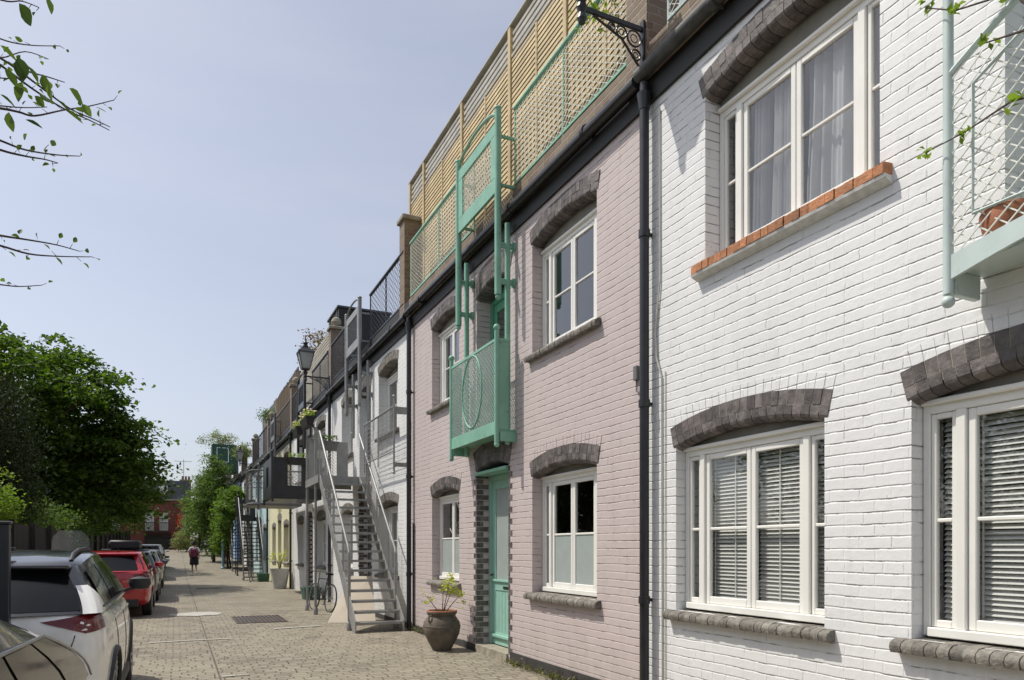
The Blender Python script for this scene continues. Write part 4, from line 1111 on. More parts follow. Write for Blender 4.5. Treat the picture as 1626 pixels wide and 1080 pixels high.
m = MB(); m.box(-3.0, -.6, ey-.35, ey, ez+1.75, ez+1.85)
for i in range(17): m.box(-3.0+i*.15, -2.98+i*.15, ey-.35, ey-.33, ez+1.85, ez+2.7)
m.box(-3.0, -.6, ey-.36, ey-.32, ez+2.68, ez+2.74); m.build('window_rail', 'black_metal', t)
# flag on the end building
fl = thing('hanging_flag', (.35, ey-.7, ez+3.4), 'red and white flag hanging from the end building', 'flag')
m = MB(); m.tube([(.35, ey, ez+3.0), (.30, ey-.9, ez+3.7)], .02, 6); m.build('pole', 'white_paint', fl)
m = MB(); vs = []; 
for i in range(7):
    for j in range(2): vs.append((.3 + .05*math.sin(i*1.3) + (-.25 if j else .25), ey-.8+.1*i*.3, ez+3.6-.22*i))
m.add(vs, [(2*i, 2*i+1, 2*i+3, 2*i+2) for i in range(6)]); m.build('cloth', 'flag_red', fl)
# white neighbour gable and distant chimney right of it
t = thing('rendered_house', (3, 92, ez), 'pale house glimpsed beyond the end building', 'house')
m = MB(); m.box(4.0, 9, 90, 98, ez-1, ez+6.2); m.build('wall', 'white_masonry', t)
m = MB(); m.prism([(3.8, ez+6.2), (9.2, ez+6.2), (6.5, ez+8.5)], 'y', 89.8, 98.2); rf2 = m.build('roof', 'slate', t)
m = MB(); m.box(4.2, 5.1, 90.2, 91, ez+6.2, ez+7.7); m.lathe((4.65, 90.6, ez+7.7), [(.3, 0), (.2, .3), (.25, .6), (.08, .8)], 8); m.build('chimney', 'white_masonry', rf2)

# ------------------------------------------------------------------ left side fence and vegetation
t = thing('board_fence', (-3.1, 30, G0), 'dark stained vertical board fence behind the parked cars', 'fence')
y = -4.0; m = MB()
while y < 60:
    z = gz(y); m.box(-3.12+random.uniform(-.01, .01), -3.095, y+.003, y+.145, z, z+2.08+random.uniform(-.02, .02)); y += .15
m.build('boards', 'fence_dark', t)
y = -4
while y < 60: m = MB(); z = gz(y); m.box(-3.09, -2.99, y-.05, y+.05, z, z+2.15); m.build('post', 'fence_dark', t); y += 2.4
m = MB(); m.cbox(-1.065, -.995, 5.665, 5.735, G0, 1.58, .005); m.cbox(-1.075, -.985, 5.655, 5.745, 1.58, 1.60, .005)
t = thing('metal_post', (-1.03, 5.7, G0), 'slim black square post at the left edge beside the white car', 'post'); m.build('shaft', 'black_metal', t)
m = MB(); m.cbox(-1.09, -.97, 5.64, 5.76, G0, G0+.03, .004); m.build('foot_plate', 'black_metal', t)

make_tree('maple_tree', (-5.6, 32.2, G0), [(-5.6, 32, 6.5, 4.2, 4.2, 2.9), (-3.4, 32.5, 5.3, 2.7, 3.2, 2.1), (-8.5, 32.5, 6.2, 3.6, 4, 2.9), (-2.2, 33, 4.1, 1.9, 2.2, 1.5), (-6.3, 31, 3.6, 3.6, 3.0, 2.0)],
          1500, 56, .72, .185, 'leaf_maple', 'big green maple leaning over the street above the cars', trunk_r=.3, nlimb=26, shell=.45, zflat=.32, aspect=1.35)
make_tree('maple_tree', (-6.5, 46, gz(46)), [(-6.2, 46, 5.6, 4.6, 4.6, 3.0), (-3.2, 47, 3.7, 2.0, 3, 1.8)],
          700, 40, .7, .2, 'leaf_maple', 'darker tree filling in below and behind the big maple', trunk_r=.25, nlimb=14, shell=.4)
make_tree('conifer_tree', (-5.2, 20.5, G0), [(-5.5, 20.5, 4.2, 1.5, 1.6, 2.6), (-4.6, 22.5, 3.6, 1.5, 1.7, 2.6), (-6.3, 22.5, 4.8, 1.6, 1.6, 3.0)],
          1300, 70, .42, .12, 'leaf_dark', 'dark feathery conifer in front of the maple at the left', trunk_r=.14, nlimb=10, shell=.35, aspect=3.4, flat=1.2, zflat=1.3)
make_tree('garden_bush', (-4.0, 15.2, G0), [(-3.4, 15.0, 2.75, .7, 1.0, .6), (-3.7, 15.3, 3.2, .6, .8, .6), (-3.5, 17.5, 2.35, .6, 1.2, .45)],
          300, 40, .28, .075, 'leaf_bright', 'bright green bush spilling over the dark fence', trunk_r=.06, nlimb=10, cat='bush', shell=.3)
make_tree('garden_bush', (-3.9, 24.5, G0), [(-3.9, 25.0, 2.3, 1.2, 3.0, .7), (-3.5, 28, 1.9, .8, 2.0, .7)],
          260, 36, .35, .09, 'leaf_mid', 'mid green shrubbery behind the fence beside the red car', trunk_r=.06, nlimb=10, cat='bush', shell=.3)
make_tree('garden_tree', (-7.0, 13.0, G0), [(-7.0, 13.0, 4.4, 2.4, 3.0, 2.4), (-6.6, 9.5, 3.9, 1.8, 2.4, 2.0)], 420, 40, .6, .15, 'leaf_mid', 'leafy garden tree behind the board fence opposite the pink house', trunk_r=.16, nlimb=12)
make_tree('garden_tree', (-6.6, 4.5, G0), [(-6.6, 5.0, 3.9, 2.2, 3.0, 2.2), (-6.6, 1.0, 3.4, 2.0, 2.4, 1.9)], 420, 40, .6, .15, 'leaf_mid', 'leafy garden tree behind the board fence opposite the near white house', trunk_r=.16, nlimb=12)
# far right greenery
ivy = thing('ivy', (2.9, 47, gz(47)), 'bright green ivy draped over the farther black staircase', 'climbing plant')
cs, pts = blob_points([(2.95, 48.2, 4.1, .75, 1.6, 1.0), (2.65, 46.5, 3.2, .40, 1.2, 1.6), (2.5, 48.5, 2.4, .45, 1.6, 1.5), (3.2, 48.2, 4.8, .9, 1.4, .5)], 330, 40, .35, .8, .3)
leaf_object('foliage', 'leaf_ivy', pts, .14, ivy, aspect=1.25)
m = MB()
for k in range(14):
    c = cs[rng.integers(len(cs))]; m.tube([(2.9+rng.normal()*.15, 47.5+rng.normal()*.5, gz(47)), (2.8, 47.5, 2.2), tuple(c)], [.03, .022, .006], 5)
m.build('stem', 'bark', ivy)
make_tree('street_tree', (2.4, 55, gz(55)), [(2.2, 55, 4.9, 1.4, 2.2, 2.0), (1.7, 56, 3.7, 1.1, 2.0, 1.4), (2.5, 55.5, 6.6, 1.0, 1.6, 1.6), (2.7, 55, 2.2, .8, 2.0, 1.5)], 520, 40, .5, .15, 'leaf_mid', 'mid green tree in front of the dark green roof box', trunk_r=.1, nlimb=12, shell=.3)
make_tree('street_tree', (1.6, 66, gz(66)), [(1.8, 66, 4.2, 1.5, 2, 2.0), (2.5, 67, 6.6, 1.2, 2, 1.6), (1.0, 66.5, 5.1, .8, 1.2, .8), (2.4, 66, 2.4, 1.2, 1.5, 1.5)], 400, 36, .55, .17, 'leaf_mid', 'paler tree near the end of the street on the right', trunk_r=.1, nlimb=10, shell=.3)
make_tree('street_shrub', (.9, 74, gz(74)), [(.7, 74, 2.2, 1.1, 1.2, 1.1)], 90, 36, .4, .13, 'leaf_olive', 'low shrub at the foot of the brick end building', trunk_r=.05, nlimb=6, cat='bush')
t = make_tree('roof_shrub', (D-.9, 58, 8.6), [(D-1.3, 58, 9.6, 1.5, 1.5, .6)], 80, 26, .45, .11, 'leaf_olive', 'sparse olive shrub on top of the dark green roof box', trunk_r=.04, nlimb=12, cat='bush')
t = make_tree('roof_shrub', (D+1.0, 28.2, 6.1), [(D+1.0, 28.6, 9.1, .7, 1.6, .9)], 70, 34, .35, .09, 'leaf_red', 'reddish shrub on the roof behind the nearest whole lantern', trunk_r=.05, nlimb=10, cat='bush')
t = make_tree('roof_shrub', (D+.2, 37.2, 6.3), [(D+.2, 38, 8.1, .5, .6, .4)], 40, 30, .3, .09, 'leaf_mid', 'small green shrub on the far roof line beside the reed screens', trunk_r=.03, nlimb=6, cat='bush')
make_tree('roof_shrub', (D-.1, 51, 7.0), [(D+.1, 51.5, 8.0, .8, 1.2, .5)], 50, 30, .4, .12, 'leaf_olive', 'rounded shrubs on the roof of the far blue house', trunk_r=.03, nlimb=6, cat='bush')
# background greenery left of the end building
make_tree('background_tree', (-8, 70, gz(70)), [(-7.5, 70, 4.2, 4.5, 3, 2.8)], 300, 36, .8, .22, 'leaf_maple', 'dark tree in front of the brick end building at left', trunk_r=.2, nlimb=10)

# creeper on the pink house's top railing
t = thing('creeper', (D-.05, 6.7, 6.2), 'thin yellow-green creeper climbing the mint railing near the lantern', 'climbing plant')
m = MB(); stem = [(D-.06, 6.35, 6.9), (D-.08, 6.45, 7.05), (D-.05, 6.6, 7.2), (D-.10, 6.8, 7.35), (D-.1, 6.7, 7.1)]; stem2 = [(D-.06, 6.2, 6.95), (D-.1, 6.1, 7.1), (D-.06, 6.2, 7.3), (D-.12, 6.4, 7.6)]
m.tube(stem, .005, 5); m.tube(stem2, .005, 5); m.build('stem', 'bark', t)
pts = []
for s_ in (stem, stem2):
    for a, b in zip(s_[:-1], s_[1:]):
        for k in range(14): q = Vector(a).lerp(Vector(b), rng.uniform()); pts.append(q + Vector(rng.normal(size=3)*.06))
leaf_object('foliage', 'leaf_bright', pts, .07, t)
# twigs over the white house balcony
t = thing('creeper', (3.75, 1.9, 3.0), 'bare twigs with fresh leaves across the pale green balcony', 'climbing plant')
m = MB(); twigs = [[(3.82, 1.7, 3.0), (3.7, 1.85, 3.5), (3.72, 2.15, 3.62), (3.74, 2.40, 3.60), (3.74, 2.62, 3.60)], [(3.8, 1.75, 3.3), (3.72, 2.0, 3.9), (3.72, 2.15, 4.15), (3.74, 2.45, 4.27), (3.74, 2.62, 4.40)], [(3.8, 1.8, 3.9), (3.7, 2.1, 4.22), (3.7, 2.3, 4.30)], [(3.75, 1.9, 4.0), (3.7, 2.2, 4.40)], [(3.72, 2.0, 3.9), (3.71, 2.28, 3.98)]]
for w_ in twigs: m.tube(w_, [.009 - .006*i/(len(w_)-1) for i in range(len(w_))], 5)
m.build('stem', 'twig', t)
pts = []
for w_ in twigs:
    for c in w_[2:] if len(w_) > 3 else w_[1:]:
        for k in range(9): pts.append(Vector(c) + Vector(rng.normal(size=3)*.022))
leaf_object('foliage', 'leaf_bright', pts, .05, t)
# flower pot on the balcony
t = thing('flower_pot', (3.92, 2.29, 2.985), 'round terracotta pot on the pale green balcony', 'pot')
m = MB(); m.lathe((3.92, 2.29, 2.985), [(.07, 0), (.115, .1), (.13, .18), (.12, .2), (.105, .2), (.09, .17)], 18); m.build('pot', 'terracotta', t, smooth=True)
t.location = (3.92, 2.29, 2.985)

# ------------------------------------------------------------------ near branch top left
tr = thing('young_tree', (-2.2, 3.6, G0), 'budding branches reaching in at the upper left edge', 'tree')
m = MB(); m.tube([(-2.2, 3.6, G0-.2), (-2.25, 3.7, 2.0), (-2.1, 3.8, 3.6), (-2.15, 3.9, 5.2)], [.07, .055, .04, .015], 8); m.build('trunk', 'bark', tr, smooth=True)
def pix(x, y, depth):
    """photo pixel and camera depth -> point in the street (used once, to measure the branch)"""
    cx = (x-813)/1140*depth; cz = -(y-871)/1140*depth
    return Vector((cx*math.cos(TH) + depth*math.sin(TH), -cx*math.sin(TH) + depth*math.cos(TH), CAMH + cz))
br = MB(); lpts = []; ldir = []
limbs = [([(-40, 45), (10, 65), (50, 72), (95, 73)], 3.5), ([(-40, 55), (0, 92), (40, 112), (75, 122), (103, 131)], 3.35), ([(-60, 65), (0, 103), (50, 140), (100, 172), (140, 190), (174, 207)], 3.2),
         ([(-60, 70), (0, 92), (60, 135), (110, 172), (150, 190), (175, 202)], 3.28), ([(-60, 165), (0, 172), (30, 178), (55, 184), (100, 175), (140, 169), (181, 159)], 3.1), ([(-60, 160), (0, 168), (40, 171), (75, 170)], 3.4),
         ([(-60, 200), (0, 223), (40, 238), (90, 246), (126, 248)], 3.3), ([(-60, 215), (0, 238), (40, 248), (70, 253), (92, 259)], 3.15), ([(-60, 362), (0, 374), (45, 381), (90, 389), (126, 399)], 3.3),
         ([(-60, 375), (0, 390), (45, 403), (90, 407), (146, 408)], 3.2), ([(-60, 445), (0, 452), (30, 455), (66, 453)], 3.3), ([(-40, -12), (10, 2), (35, 2), (62, 12)], 3.2), ([(-40, 80), (0, 92), (40, 82), (77, 94)], 3.6), ([(-40, 118), (0, 124), (30, 124)], 3.4)]
for li, (pl, dp) in enumerate(limbs):
    P3 = [pix(x, y, dp + .05*i) for i, (x, y) in enumerate(pl)]
    # smooth
    Q = []
    for i in range(len(P3)-1):
        for s_ in range(4):
            t_ = s_/4; a = P3[max(i-1, 0)]; b = P3[i]; c = P3[i+1]; d = P3[min(i+2, len(P3)-1)]
            Q.append(.5*((2*b) + (c-a)*t_ + (2*a-5*b+4*c-d)*t_**2 + (3*b-a-3*c+d)*t_**3))
    Q.append(P3[-1])
    hub = Vector((-2.15, 3.8, 2.6 + li % 5 * .45)) if pl[0][1] < 300 else Vector((-2.2, 3.75, 2.3))
    r0 = .0062 if len(pl) > 4 else .004
    br.tube([hub, (hub+Q[0])/2 + Vector((0, 0, .05))] + Q, [.014, .009] + [r0 - (r0-.0018)*i/(len(Q)-1) for i in range(len(Q))], 6)
    for i in range(2, len(Q), 2):
        if rng.uniform() < .8:
            sd = Vector(rng.normal(size=3)); sd.z = abs(sd.z)*.8*(1 if rng.uniform() < .6 else -1); sd.normalize()
            e = Q[i] + sd*.028; br.tube([Q[i], e], [.0017, .001], 4); lpts.append(e + sd*.008); ldir.append(sd)
br.build('branches', 'twig', tr, smooth=True)
# leaves: proper shape
lv = MB()
def leaf(mb, p, d, l, w, cup=.25):
    d = Vector(d).normalized(); s_ = d.cross(Vector((0, 0, 1)) + Vector(rng.normal(size=3)*.6)).normalized(); n_ = s_.cross(d)
    prof = [(0, 0), (.18, .62), (.42, 1.0), (.68, .78), (.88, .35), (1, 0)]
    mid = [p + d*l*a + n_*(-.10*l*a*a) for a, _ in prof]
    vs = list(mid) + [mid[i] + s_*w*.5*prof[i][1] + n_*w*cup*prof[i][1] for i in range(1, 5)] + [mid[i] - s_*w*.5*prof[i][1] + n_*w*cup*prof[i][1] for i in range(1, 5)]
    fs = [(0, 6, 1), (1, 6, 7, 2), (2, 7, 8, 3), (3, 8, 9, 4), (4, 9, 5), (0, 1, 10), (1, 2, 11, 10), (2, 3, 12, 11), (3, 4, 13, 12), (4, 5, 13)]
    mb.add(vs, fs)
for p, d in zip(lpts, ldir): s_ = rng.uniform(.018, .034); leaf(lv, p, d, s_*1.1, s_*.75)
for (x, y, dx, dy, s_) in ((28, 90, 10, 35, .09), (35, 130, -6, 22, .075), (68, 118, 4, 25, .055), (78, 133, 2, 24, .06), (14, 178, 4, 26, .07), (40, 190, 14, 6, .06), (110, 140, 22, 24, .075), (0, 150, 18, 14, .07), (55, 152, 16, 18, .05), (104, 175, 18, 12, .07), (130, 165, 12, 16, .05), (152, 170, 12, 5, .04), (30, 5, 14, 24, .085), (74, -6, 8, 24, .06), (0, 72, 14, 12, .07), (20, 100, 16, 26, .085), (45, 105, 12, 18, .06), (8, 108, 12, 18, .07), (62, 148, 14, 12, .05), (92, 160, 16, 14, .055), (22, 230, 8, 10, .035), (38, 222, 4, -12, .035), (70, 240, 8, -14, .04), (82, 232, 6, -12, .035), (60, 380, -4, -14, .035), (30, 372, 6, -12, .03), (88, 408, 8, 8, .035), (118, 172, 14, 4, .04)):
    a = pix(x, y, 3.2); b = pix(x+dx, y+dy, 3.22); leaf(lv, a, b-a, s_*1.15, s_*.75, .12)
lv.build('leaves', 'leaf_twig', tr)

# ------------------------------------------------------------------ cars
def car(name, loc, paint, label, L_=4.1, W_=1.76, H_=1.5, belt=1.02, roofmat=None, rails=False, flip=False, cladding=False, cab=(.15, .62, 2.35, 3.25), nose=.86, lod=0, tail='std', fast=False, deck=None, tumble=.20):
    """rear at y=0, nose at y=L. cab = (rear glass foot, rear roof, front roof, windscreen foot) """
    t = thing(name, loc, label, 'car', 'cars parked along the left side')
    org = Vector(loc); hw = W_/2
    # body loft: rings of 9 half-points
    st = [(0.0, .80, belt-.10, .42), (.06, .90, belt-.03, .30), (.25, .965, belt, .22), (.7, 1.0, belt+.0, .20), (1.6, 1.0, belt-.005, .19), (2.4, 1.0, belt-.012, .19), (cab[3]-.05, .985, belt-.03, .2),
          (L_-.75, .96, nose+.02, .2), (L_-.3, .88, nose-.10, .22), (L_-.06, .72, nose-.24, .26), (L_, .60, nose-.32, .34)]
    if deck: st[0] = (0, .8, deck-.1, .42); st[1] = (.06, .88, deck-.03, .3); st[2] = (.3, .95, deck, .22); st[3] = (cab[0]+.1, .98, deck+.03, .2)
    rings = []
    for (y, k, zt, zb) in st:
        w = hw*k; h = zt-zb
        rings.append([(0, zb), (w*.85, zb), (w*.97, zb+h*.10), (w*1.0, zb+h*.34), (w*1.005, zb+h*.58), (w*.985, zb+h*.80), (w*.93, zb+h*.945), (w*.80, zb+h*.998), (0, zb+h*1.015)])
    bm = bmesh.new(); vr = []
    for (y, *_), rg in zip(st, rings):
        pts = rg + [(-x, z) for x, z in rg[-2:0:-1]]
        vr.append([bm.verts.new((x, y, z)) for x, z in pts])
    n = len(vr[0])
    for a, b in zip(vr[:-1], vr[1:]):
        for i in range(n): bm.faces.new((a[i], a[(i+1) % n], b[(i+1) % n], b[i]))
    bm.faces.new(vr[0][::-1]); bm.faces.new(vr[-1])
    bmesh.ops.recalc_face_normals(bm, faces=bm.faces)
    me = bpy.data.meshes.new('body'); bm.to_mesh(me); bm.free()
    bo = bpy.data.objects.new('body', me); col.objects.link(bo)
    ss = bo.modifiers.new('s', 'SUBSURF'); ss.levels = ss.render_levels = 2
    wy = (.78, L_-.82); wr = .325; cuts = []
    cb = bmesh.new()
    for y in wy:
        bmesh.ops.create_cone(cb, cap_ends=True, segments=32, radius1=wr+.055, radius2=wr+.055, depth=W_+.4, matrix=Matrix.Translation((0, y, wr+.0)) @ Matrix.Rotation(R(90), 4, 'Y'))
    cm = bpy.data.meshes.new('c'); cb.to_mesh(cm); cb.free(); co = bpy.data.objects.new('c', cm); col.objects.link(co)
    bl = bo.modifiers.new('b', 'BOOLEAN'); bl.operation = 'DIFFERENCE'; bl.object = co; bl.solver = 'EXACT'
    bpy.context.view_layer.update()
    dg = bpy.context.evaluated_depsgraph_get(); me2 = bpy.data.meshes.new_from_object(bo.evaluated_get(dg))
    bo.modifiers.clear(); bo.data = me2; me2.name = 'body'; bpy.data.objects.remove(co)
    me2.materials.clear(); me2.materials.append(M[paint])
    me2.polygons.foreach_set('use_smooth', [True]*len(me2.polygons))
    try: me2.set_sharp_from_angle(angle=R(45))
    except Exception: pass
    bo.parent = t; ORG[bo.name] = Vector((0, 0, 0))
    bvh = BVHTree.FromPolygons([v.co.copy() for v in me2.vertices], [tuple(p.vertices) for p in me2.polygons])
    class LMB(MB):
        def build(s, name, mat, parent, **k):
            ORG['_tmp'] = Vector((0, 0, 0)); o = MB.build(s, name, mat, None, **k); o.parent = parent; ORG[o.name] = Vector((0, 0, 0)); return o
    # cabin shell: outline rounded rectangle interpolated between belt and roof
    def outline(f):
        yr = cab[0] + (cab[1]-cab[0])*f**(.9 if not fast else 1.9); yf = cab[3] + (cab[2]-cab[3])*f**.92
        w = hw*(.93 - tumble*f**1.3); z = (belt-.05) + (H_-.05-belt+.05)*f
        return yr, yf, w, z
    def drop(y): return .085*max(0, 1-(y-cab[1])/.9)**1.6 if tail == 'wedge' else .03*max(0, 1-(y-cab[1])/.8)**1.5
    def pt(f, u):
        """u in [0,4): side 0 right(x=+w), 1 front, 2 left, 3 rear; corners rounded by superellipse"""
        yr, yf, w, z = outline(f); cy = (yr+yf)/2; hy = (yf-yr)/2
        ang = u*math.pi/2 - math.pi/4; c, s = math.cos(ang), math.sin(ang); e = .30
        x = w*math.copysign(abs(c)**e, c); y = cy + hy*math.copysign(abs(s)**e, s)
        k_ = max(abs(x)/w, abs(y-cy)/hy)
        return Vector((x/k_*1.0 if k_ else x, cy + (y-cy)/k_ if k_ else y, z))
    def pt2(f, u, off=0.0):
        yr, yf, w, z = outline(f); cy = (yr+yf)/2; hy = (yf-yr)/2
        side = int(u) % 4; q = (u - int(u))*2-1
        p = {0: (w, q*hy), 1: (-q*w, hy), 2: (-w, -q*hy), 3: (q*w, -hy)}[side]
        # round the corners and bow the front and rear
        x, y = p; bow = .10*(1-(x/w)**2); y += math.copysign(bow, y) if side in (1, 3) else 0
        x *= 1 + .025*(1-(y/hy)**2) if side in (0, 2) else 1
        r_ = .10
        ax, ay = abs(x), abs(y); lim = hy
        if ax > w-r_ and ay > lim-r_:
            dx, dy = ax-(w-r_), ay-(lim-r_); dd = math.hypot(dx, dy)
            if dd > r_: ax = w-r_+dx/dd*r_; ay = lim-r_+dy/dd*r_
        x = math.copysign(ax, x); y = math.copysign(ay, y)
        yy = cy + y*(1+off/hy)
        return Vector((x*(1+off/w), yy, z - drop(yy)*f*f))
    def patch(mb, f0, f1, u0, u1, off=0, nf=5, nu=8):
        base = len(mb.v)
        for i in range(nf+1):
            for j in range(nu+1): mb.v.append(tuple(pt2(f0+(f1-f0)*i/nf, u0+(u1-u0)*j/nu, off)))
        for i in range(nf):
            for j in range(nu): a = base+i*(nu+1)+j; mb.f.append((a, a+1, a+nu+2, a+nu+1))
    sh = LMB()
    for s_ in range(4): patch(sh, 0, 1, s_, s_+.99999, 0, 6, 12)
    # roof cap
    n1 = 13; base = len(sh.v)
    yr, yf, w, z = outline(1)
    rg = LMB()
    loop = [pt2(1, s_ + j/12) for s_ in range(4) for j in range(12)]
    cen = Vector((0, (yr+yf)/2, H_-.05)); levels = [(1.0, 0), (.97, .022), (.85, .036), (.6, .046), (.3, .05)]
    for k_, dz in levels:
        for p in loop: yq = cen.y+(p.y-cen.y)*k_; rg.v.append((cen.x+(p.x-cen.x)*k_, yq, H_-.05+dz-drop(yq)))
    nl = len(loop)
    for i in range(len(levels)-1):
        for j in range(nl): rg.f.append((i*nl+j, i*nl+(j+1) % nl, (i+1)*nl+(j+1) % nl, (i+1)*nl+j))
    rg.v.append((0, cen.y, H_)); 
    for j in range(nl): rg.f.append(((len(levels)-1)*nl+j, (len(levels)-1)*nl+(j+1) % nl, len(rg.v)-1))
    # rear spoiler lip
    rg.cbox(-w*.93, w*.93, yr-.17, yr+.06, H_-.065-drop(yr), H_-.03-drop(yr), .012)
    sh.build('cabin', roofmat or paint, t, smooth=True, angle=50)
    rg.build('roof', roofmat or paint, t, smooth=True, angle=50)
    for s_ in (0, 2):
        g = LMB(); lo, hi = .07, .86
        if s_ == 0: spans = ((.06, .30), (.325, .60), (.62, .90))
        else: spans = ((.10, .38), (.40, .675), (.70, .94))
        for (a, b) in spans: patch(g, .12, .86 if not flip else .74, s_+a, s_+b, .006, 4, 6)
        g.build('side_window', 'car_glass', t, smooth=True)
        ch = LMB(); ch.tube([pt2(.10, s_+.05+.90*j/14, .012) for j in range(15)] if not flip else ([pt2(.76, s_+.04+.90*j/14, .010) for j in range(15)] + [pt2(.76-.66*j/6, s_+.945+.02*math.sin(j/6*1.57), .010) for j in range(1, 7)] if s_ == 2 else [pt2(.76-.66*j/6, s_+.055-.02*math.sin(j/6*1.57), .010) for j in range(6, 0, -1)] + [pt2(.76, s_+.06+.90*j/14, .010) for j in range(15)]), .008 if not flip else .007, 6); ch.build('window_trim', 'plastic_black' if not flip else 'rim', t, smooth=True)
    g = LMB(); patch(g, .06, .90, 1.07, 1.93, .006); g.build('windscreen', 'car_glass', t, smooth=True)
    g = LMB(); patch(g, .06, .90, 3.05, 3.95 if tail != 'wedge' else 3.925, .006); g.build('rear_window', 'car_glass', t, smooth=True)
    if rails:
        for sg in (1, -1):
            g = LMB(); xx = sg*(w*.90); g.tube([(xx, yr+.12, H_-.09), (xx, yr+.25, H_-.035), (xx, yr+.6, H_-.0), (xx, (yr+yf)/2+.2, H_+.008), (xx, yf-.25, H_-.005), (xx, yf-.1, H_-.06)], .016, 8); g.build('roof_rail', 'plastic_black', t, smooth=True)
    if tail == 'wedge':
        for (ua, ub) in ((3.93, 3.9999), (0, .085), (2.915, 2.9999), (3.0, 3.07)):
            g = LMB(); base = 0; nf, nu = 5, 4
            for i in range(nf+1):
                for j in range(nu+1):
                    uu = ua + (ub-ua)*j/nu; ff = -.04 + i/nf*(.60 if ua > 3.05 or ua < .1 else .60)*(1 if (ua > 3.5 or 2.99 < ua < 3.05) else 1-.75*abs(uu-(0 if ua < 1 else 3))/.085)
                    g.v.append(tuple(pt2(max(ff, 0.0), uu, .010)))
            for i in range(nf):
                for j in range(nu): a_ = i*(nu+1)+j; g.f.append((a_, a_+1, a_+nu+2, a_+nu+1))
            g.build('quarter_panel', paint, t, smooth=True)
    # wheels
    for y in wy:
        for sg in (1, -1):
            g = LMB(); xo = sg*(hw-.015); xi = sg*(hw-.22)
            prof = [(.20, 0), (.215, .0), (wr-.03, .005), (wr, .03), (wr, .17), (wr-.03, .2), (.2, .2)]
            for i in range(len(prof)): pass
            nseg = 28; base = len(g.v)
            for (r_, d_) in prof:
                for j in range(nseg): a = 2*math.pi*j/nseg; g.v.append((xo - sg*d_, y + r_*math.cos(a), wr + r_*math.sin(a)))
            for i in range(len(prof)-1):
                for j in range(nseg): g.f.append((base+i*nseg+j, base+i*nseg+(j+1) % nseg, base+(i+1)*nseg+(j+1) % nseg, base+(i+1)*nseg+j))
            wh = g.build('wheel', 'tyre', t, smooth=True)
            g = LMB(); 
            for j in range(10):
                a = 2*math.pi*j/10; g.beam((xo-sg*.03, y, wr), (xo-sg*.012, y+.2*math.cos(a), wr+.2*math.sin(a)), .028, .02, up=(1, 0, 0))
            g.tube([(xo-sg*.006, y+.205*math.cos(a), wr+.205*math.sin(a)) for a in [2*math.pi*j/24 for j in range(24)]], .012, 6, closed=True)
            g.tube([(xo-sg*.05, y, wr), (xo-sg*.01, y, wr)], .05, 12); g.build('rim', 'rim', wh, smooth=True)
            g = LMB(); g.tube([(xo-sg*.10, y, wr), (xo-sg*.13, y, wr)], .2, 20); g.build('brake_disc', 'plastic_black', wh)
        # arch liner
        g = LMB(); nseg = 20; base = 0
        for j in range(nseg+1):
            a = math.pi*j/nseg
            for x in (-hw+.10, hw-.10): g.v.append((x, y+(wr+.05)*math.cos(a), wr+(wr+.05)*math.sin(a)))
        for j in range(nseg): g.f.append((2*j, 2*j+1, 2*j+3, 2*j+2))
        g.build('arch_liner', 'plastic_black', t)
    if cladding:
        for y in wy:
            for sg in (1, -1):
                g = LMB(); pts = []
                for j in range(21):
                    a = math.pi*(-.05 + 1.1*j/20); yy = y+(wr+.075)*math.cos(a); zz = wr+(wr+.075)*math.sin(a)
                    hit = bvh.ray_cast(Vector((sg*2, yy, zz)), Vector((-sg, 0, 0)))
                    xx = hit[0].x if hit[0] else sg*hw*.98
                    pts.append((xx+sg*.002, yy, zz))
                g.tube(pts, .026, 6); g.build('wheel_arch_trim', 'plastic_black', t, smooth=True)
        g = LMB(); g.cbox(-hw*.9, hw*.9, -.015, .15, .26, .50, .03)
        g.cbox(-hw*.985, hw*.985, wy[0]+.42, wy[1]-.42, .2, .34, .03)
        g.cbox(-hw*.965, hw*.965, .12, wy[0]-.34, .26, .48, .03); g.build('lower_trim', 'plastic_black', t)
    else:
        g = LMB(); g.cbox(-hw*.7, hw*.7, .0, .12, .24, .42, .02); g.build('lower_trim', 'plastic_black', t)
    def proj(poly, d, name, mat, off=.008, start=None):
        """lay a patch on the body: poly in (x,z), cast along direction d"""
        bmx = bmesh.new(); vs = [bmx.verts.new((x, 0, z)) for x, z in poly]; bmx.faces.new(vs)
        bmesh.ops.triangulate(bmx, faces=bmx.faces[:]); bmesh.ops.subdivide_edges(bmx, edges=bmx.edges[:], cuts=4, use_grid_fill=True)
        dv = Vector(d).normalized(); ok = True
        for v in bmx.verts:
            o_ = Vector((v.co.x, 0.0, v.co.z)) - dv*1.2
            hit = bvh.ray_cast(o_, dv)
            if hit[0] is None: v.co = Vector((v.co.x, .05, v.co.z))
            else: v.co = hit[0] + hit[1].normalized()*off
        g = LMB(); g.bm(bmx); return g.build(name, mat, t, smooth=True, angle=180)
    for sg in (1, -1):
        if tail == 'wedge':
            proj([(sg*.47, belt-.10), (sg*.99, belt-.035), (sg*1.01, belt-.175), (sg*.76, belt-.19)], (-sg*.5, 1, 0), 'tail_light', 'lamp_red')
            proj([(sg*.60, .50), (sg*.83, .50), (sg*.83, .535), (sg*.60, .535)], (-sg*.2, 1, 0), 'reflector', 'lamp_red')
        else:
            proj([(sg*.52, belt-.12), (sg*.90, belt-.06), (sg*.93, belt-.24), (sg*.60, belt-.26)], (-sg*.35, 1, 0), 'tail_light', 'lamp_red')
        # mirror
        g = LMB(); mx = sg*(hw+.10); my = cab[3]-.62; g.lathe((0, 0, 0), [(.01, -.06), (.07, -.05), (.095, 0), (.085, .05), (.02, .07)], 12)
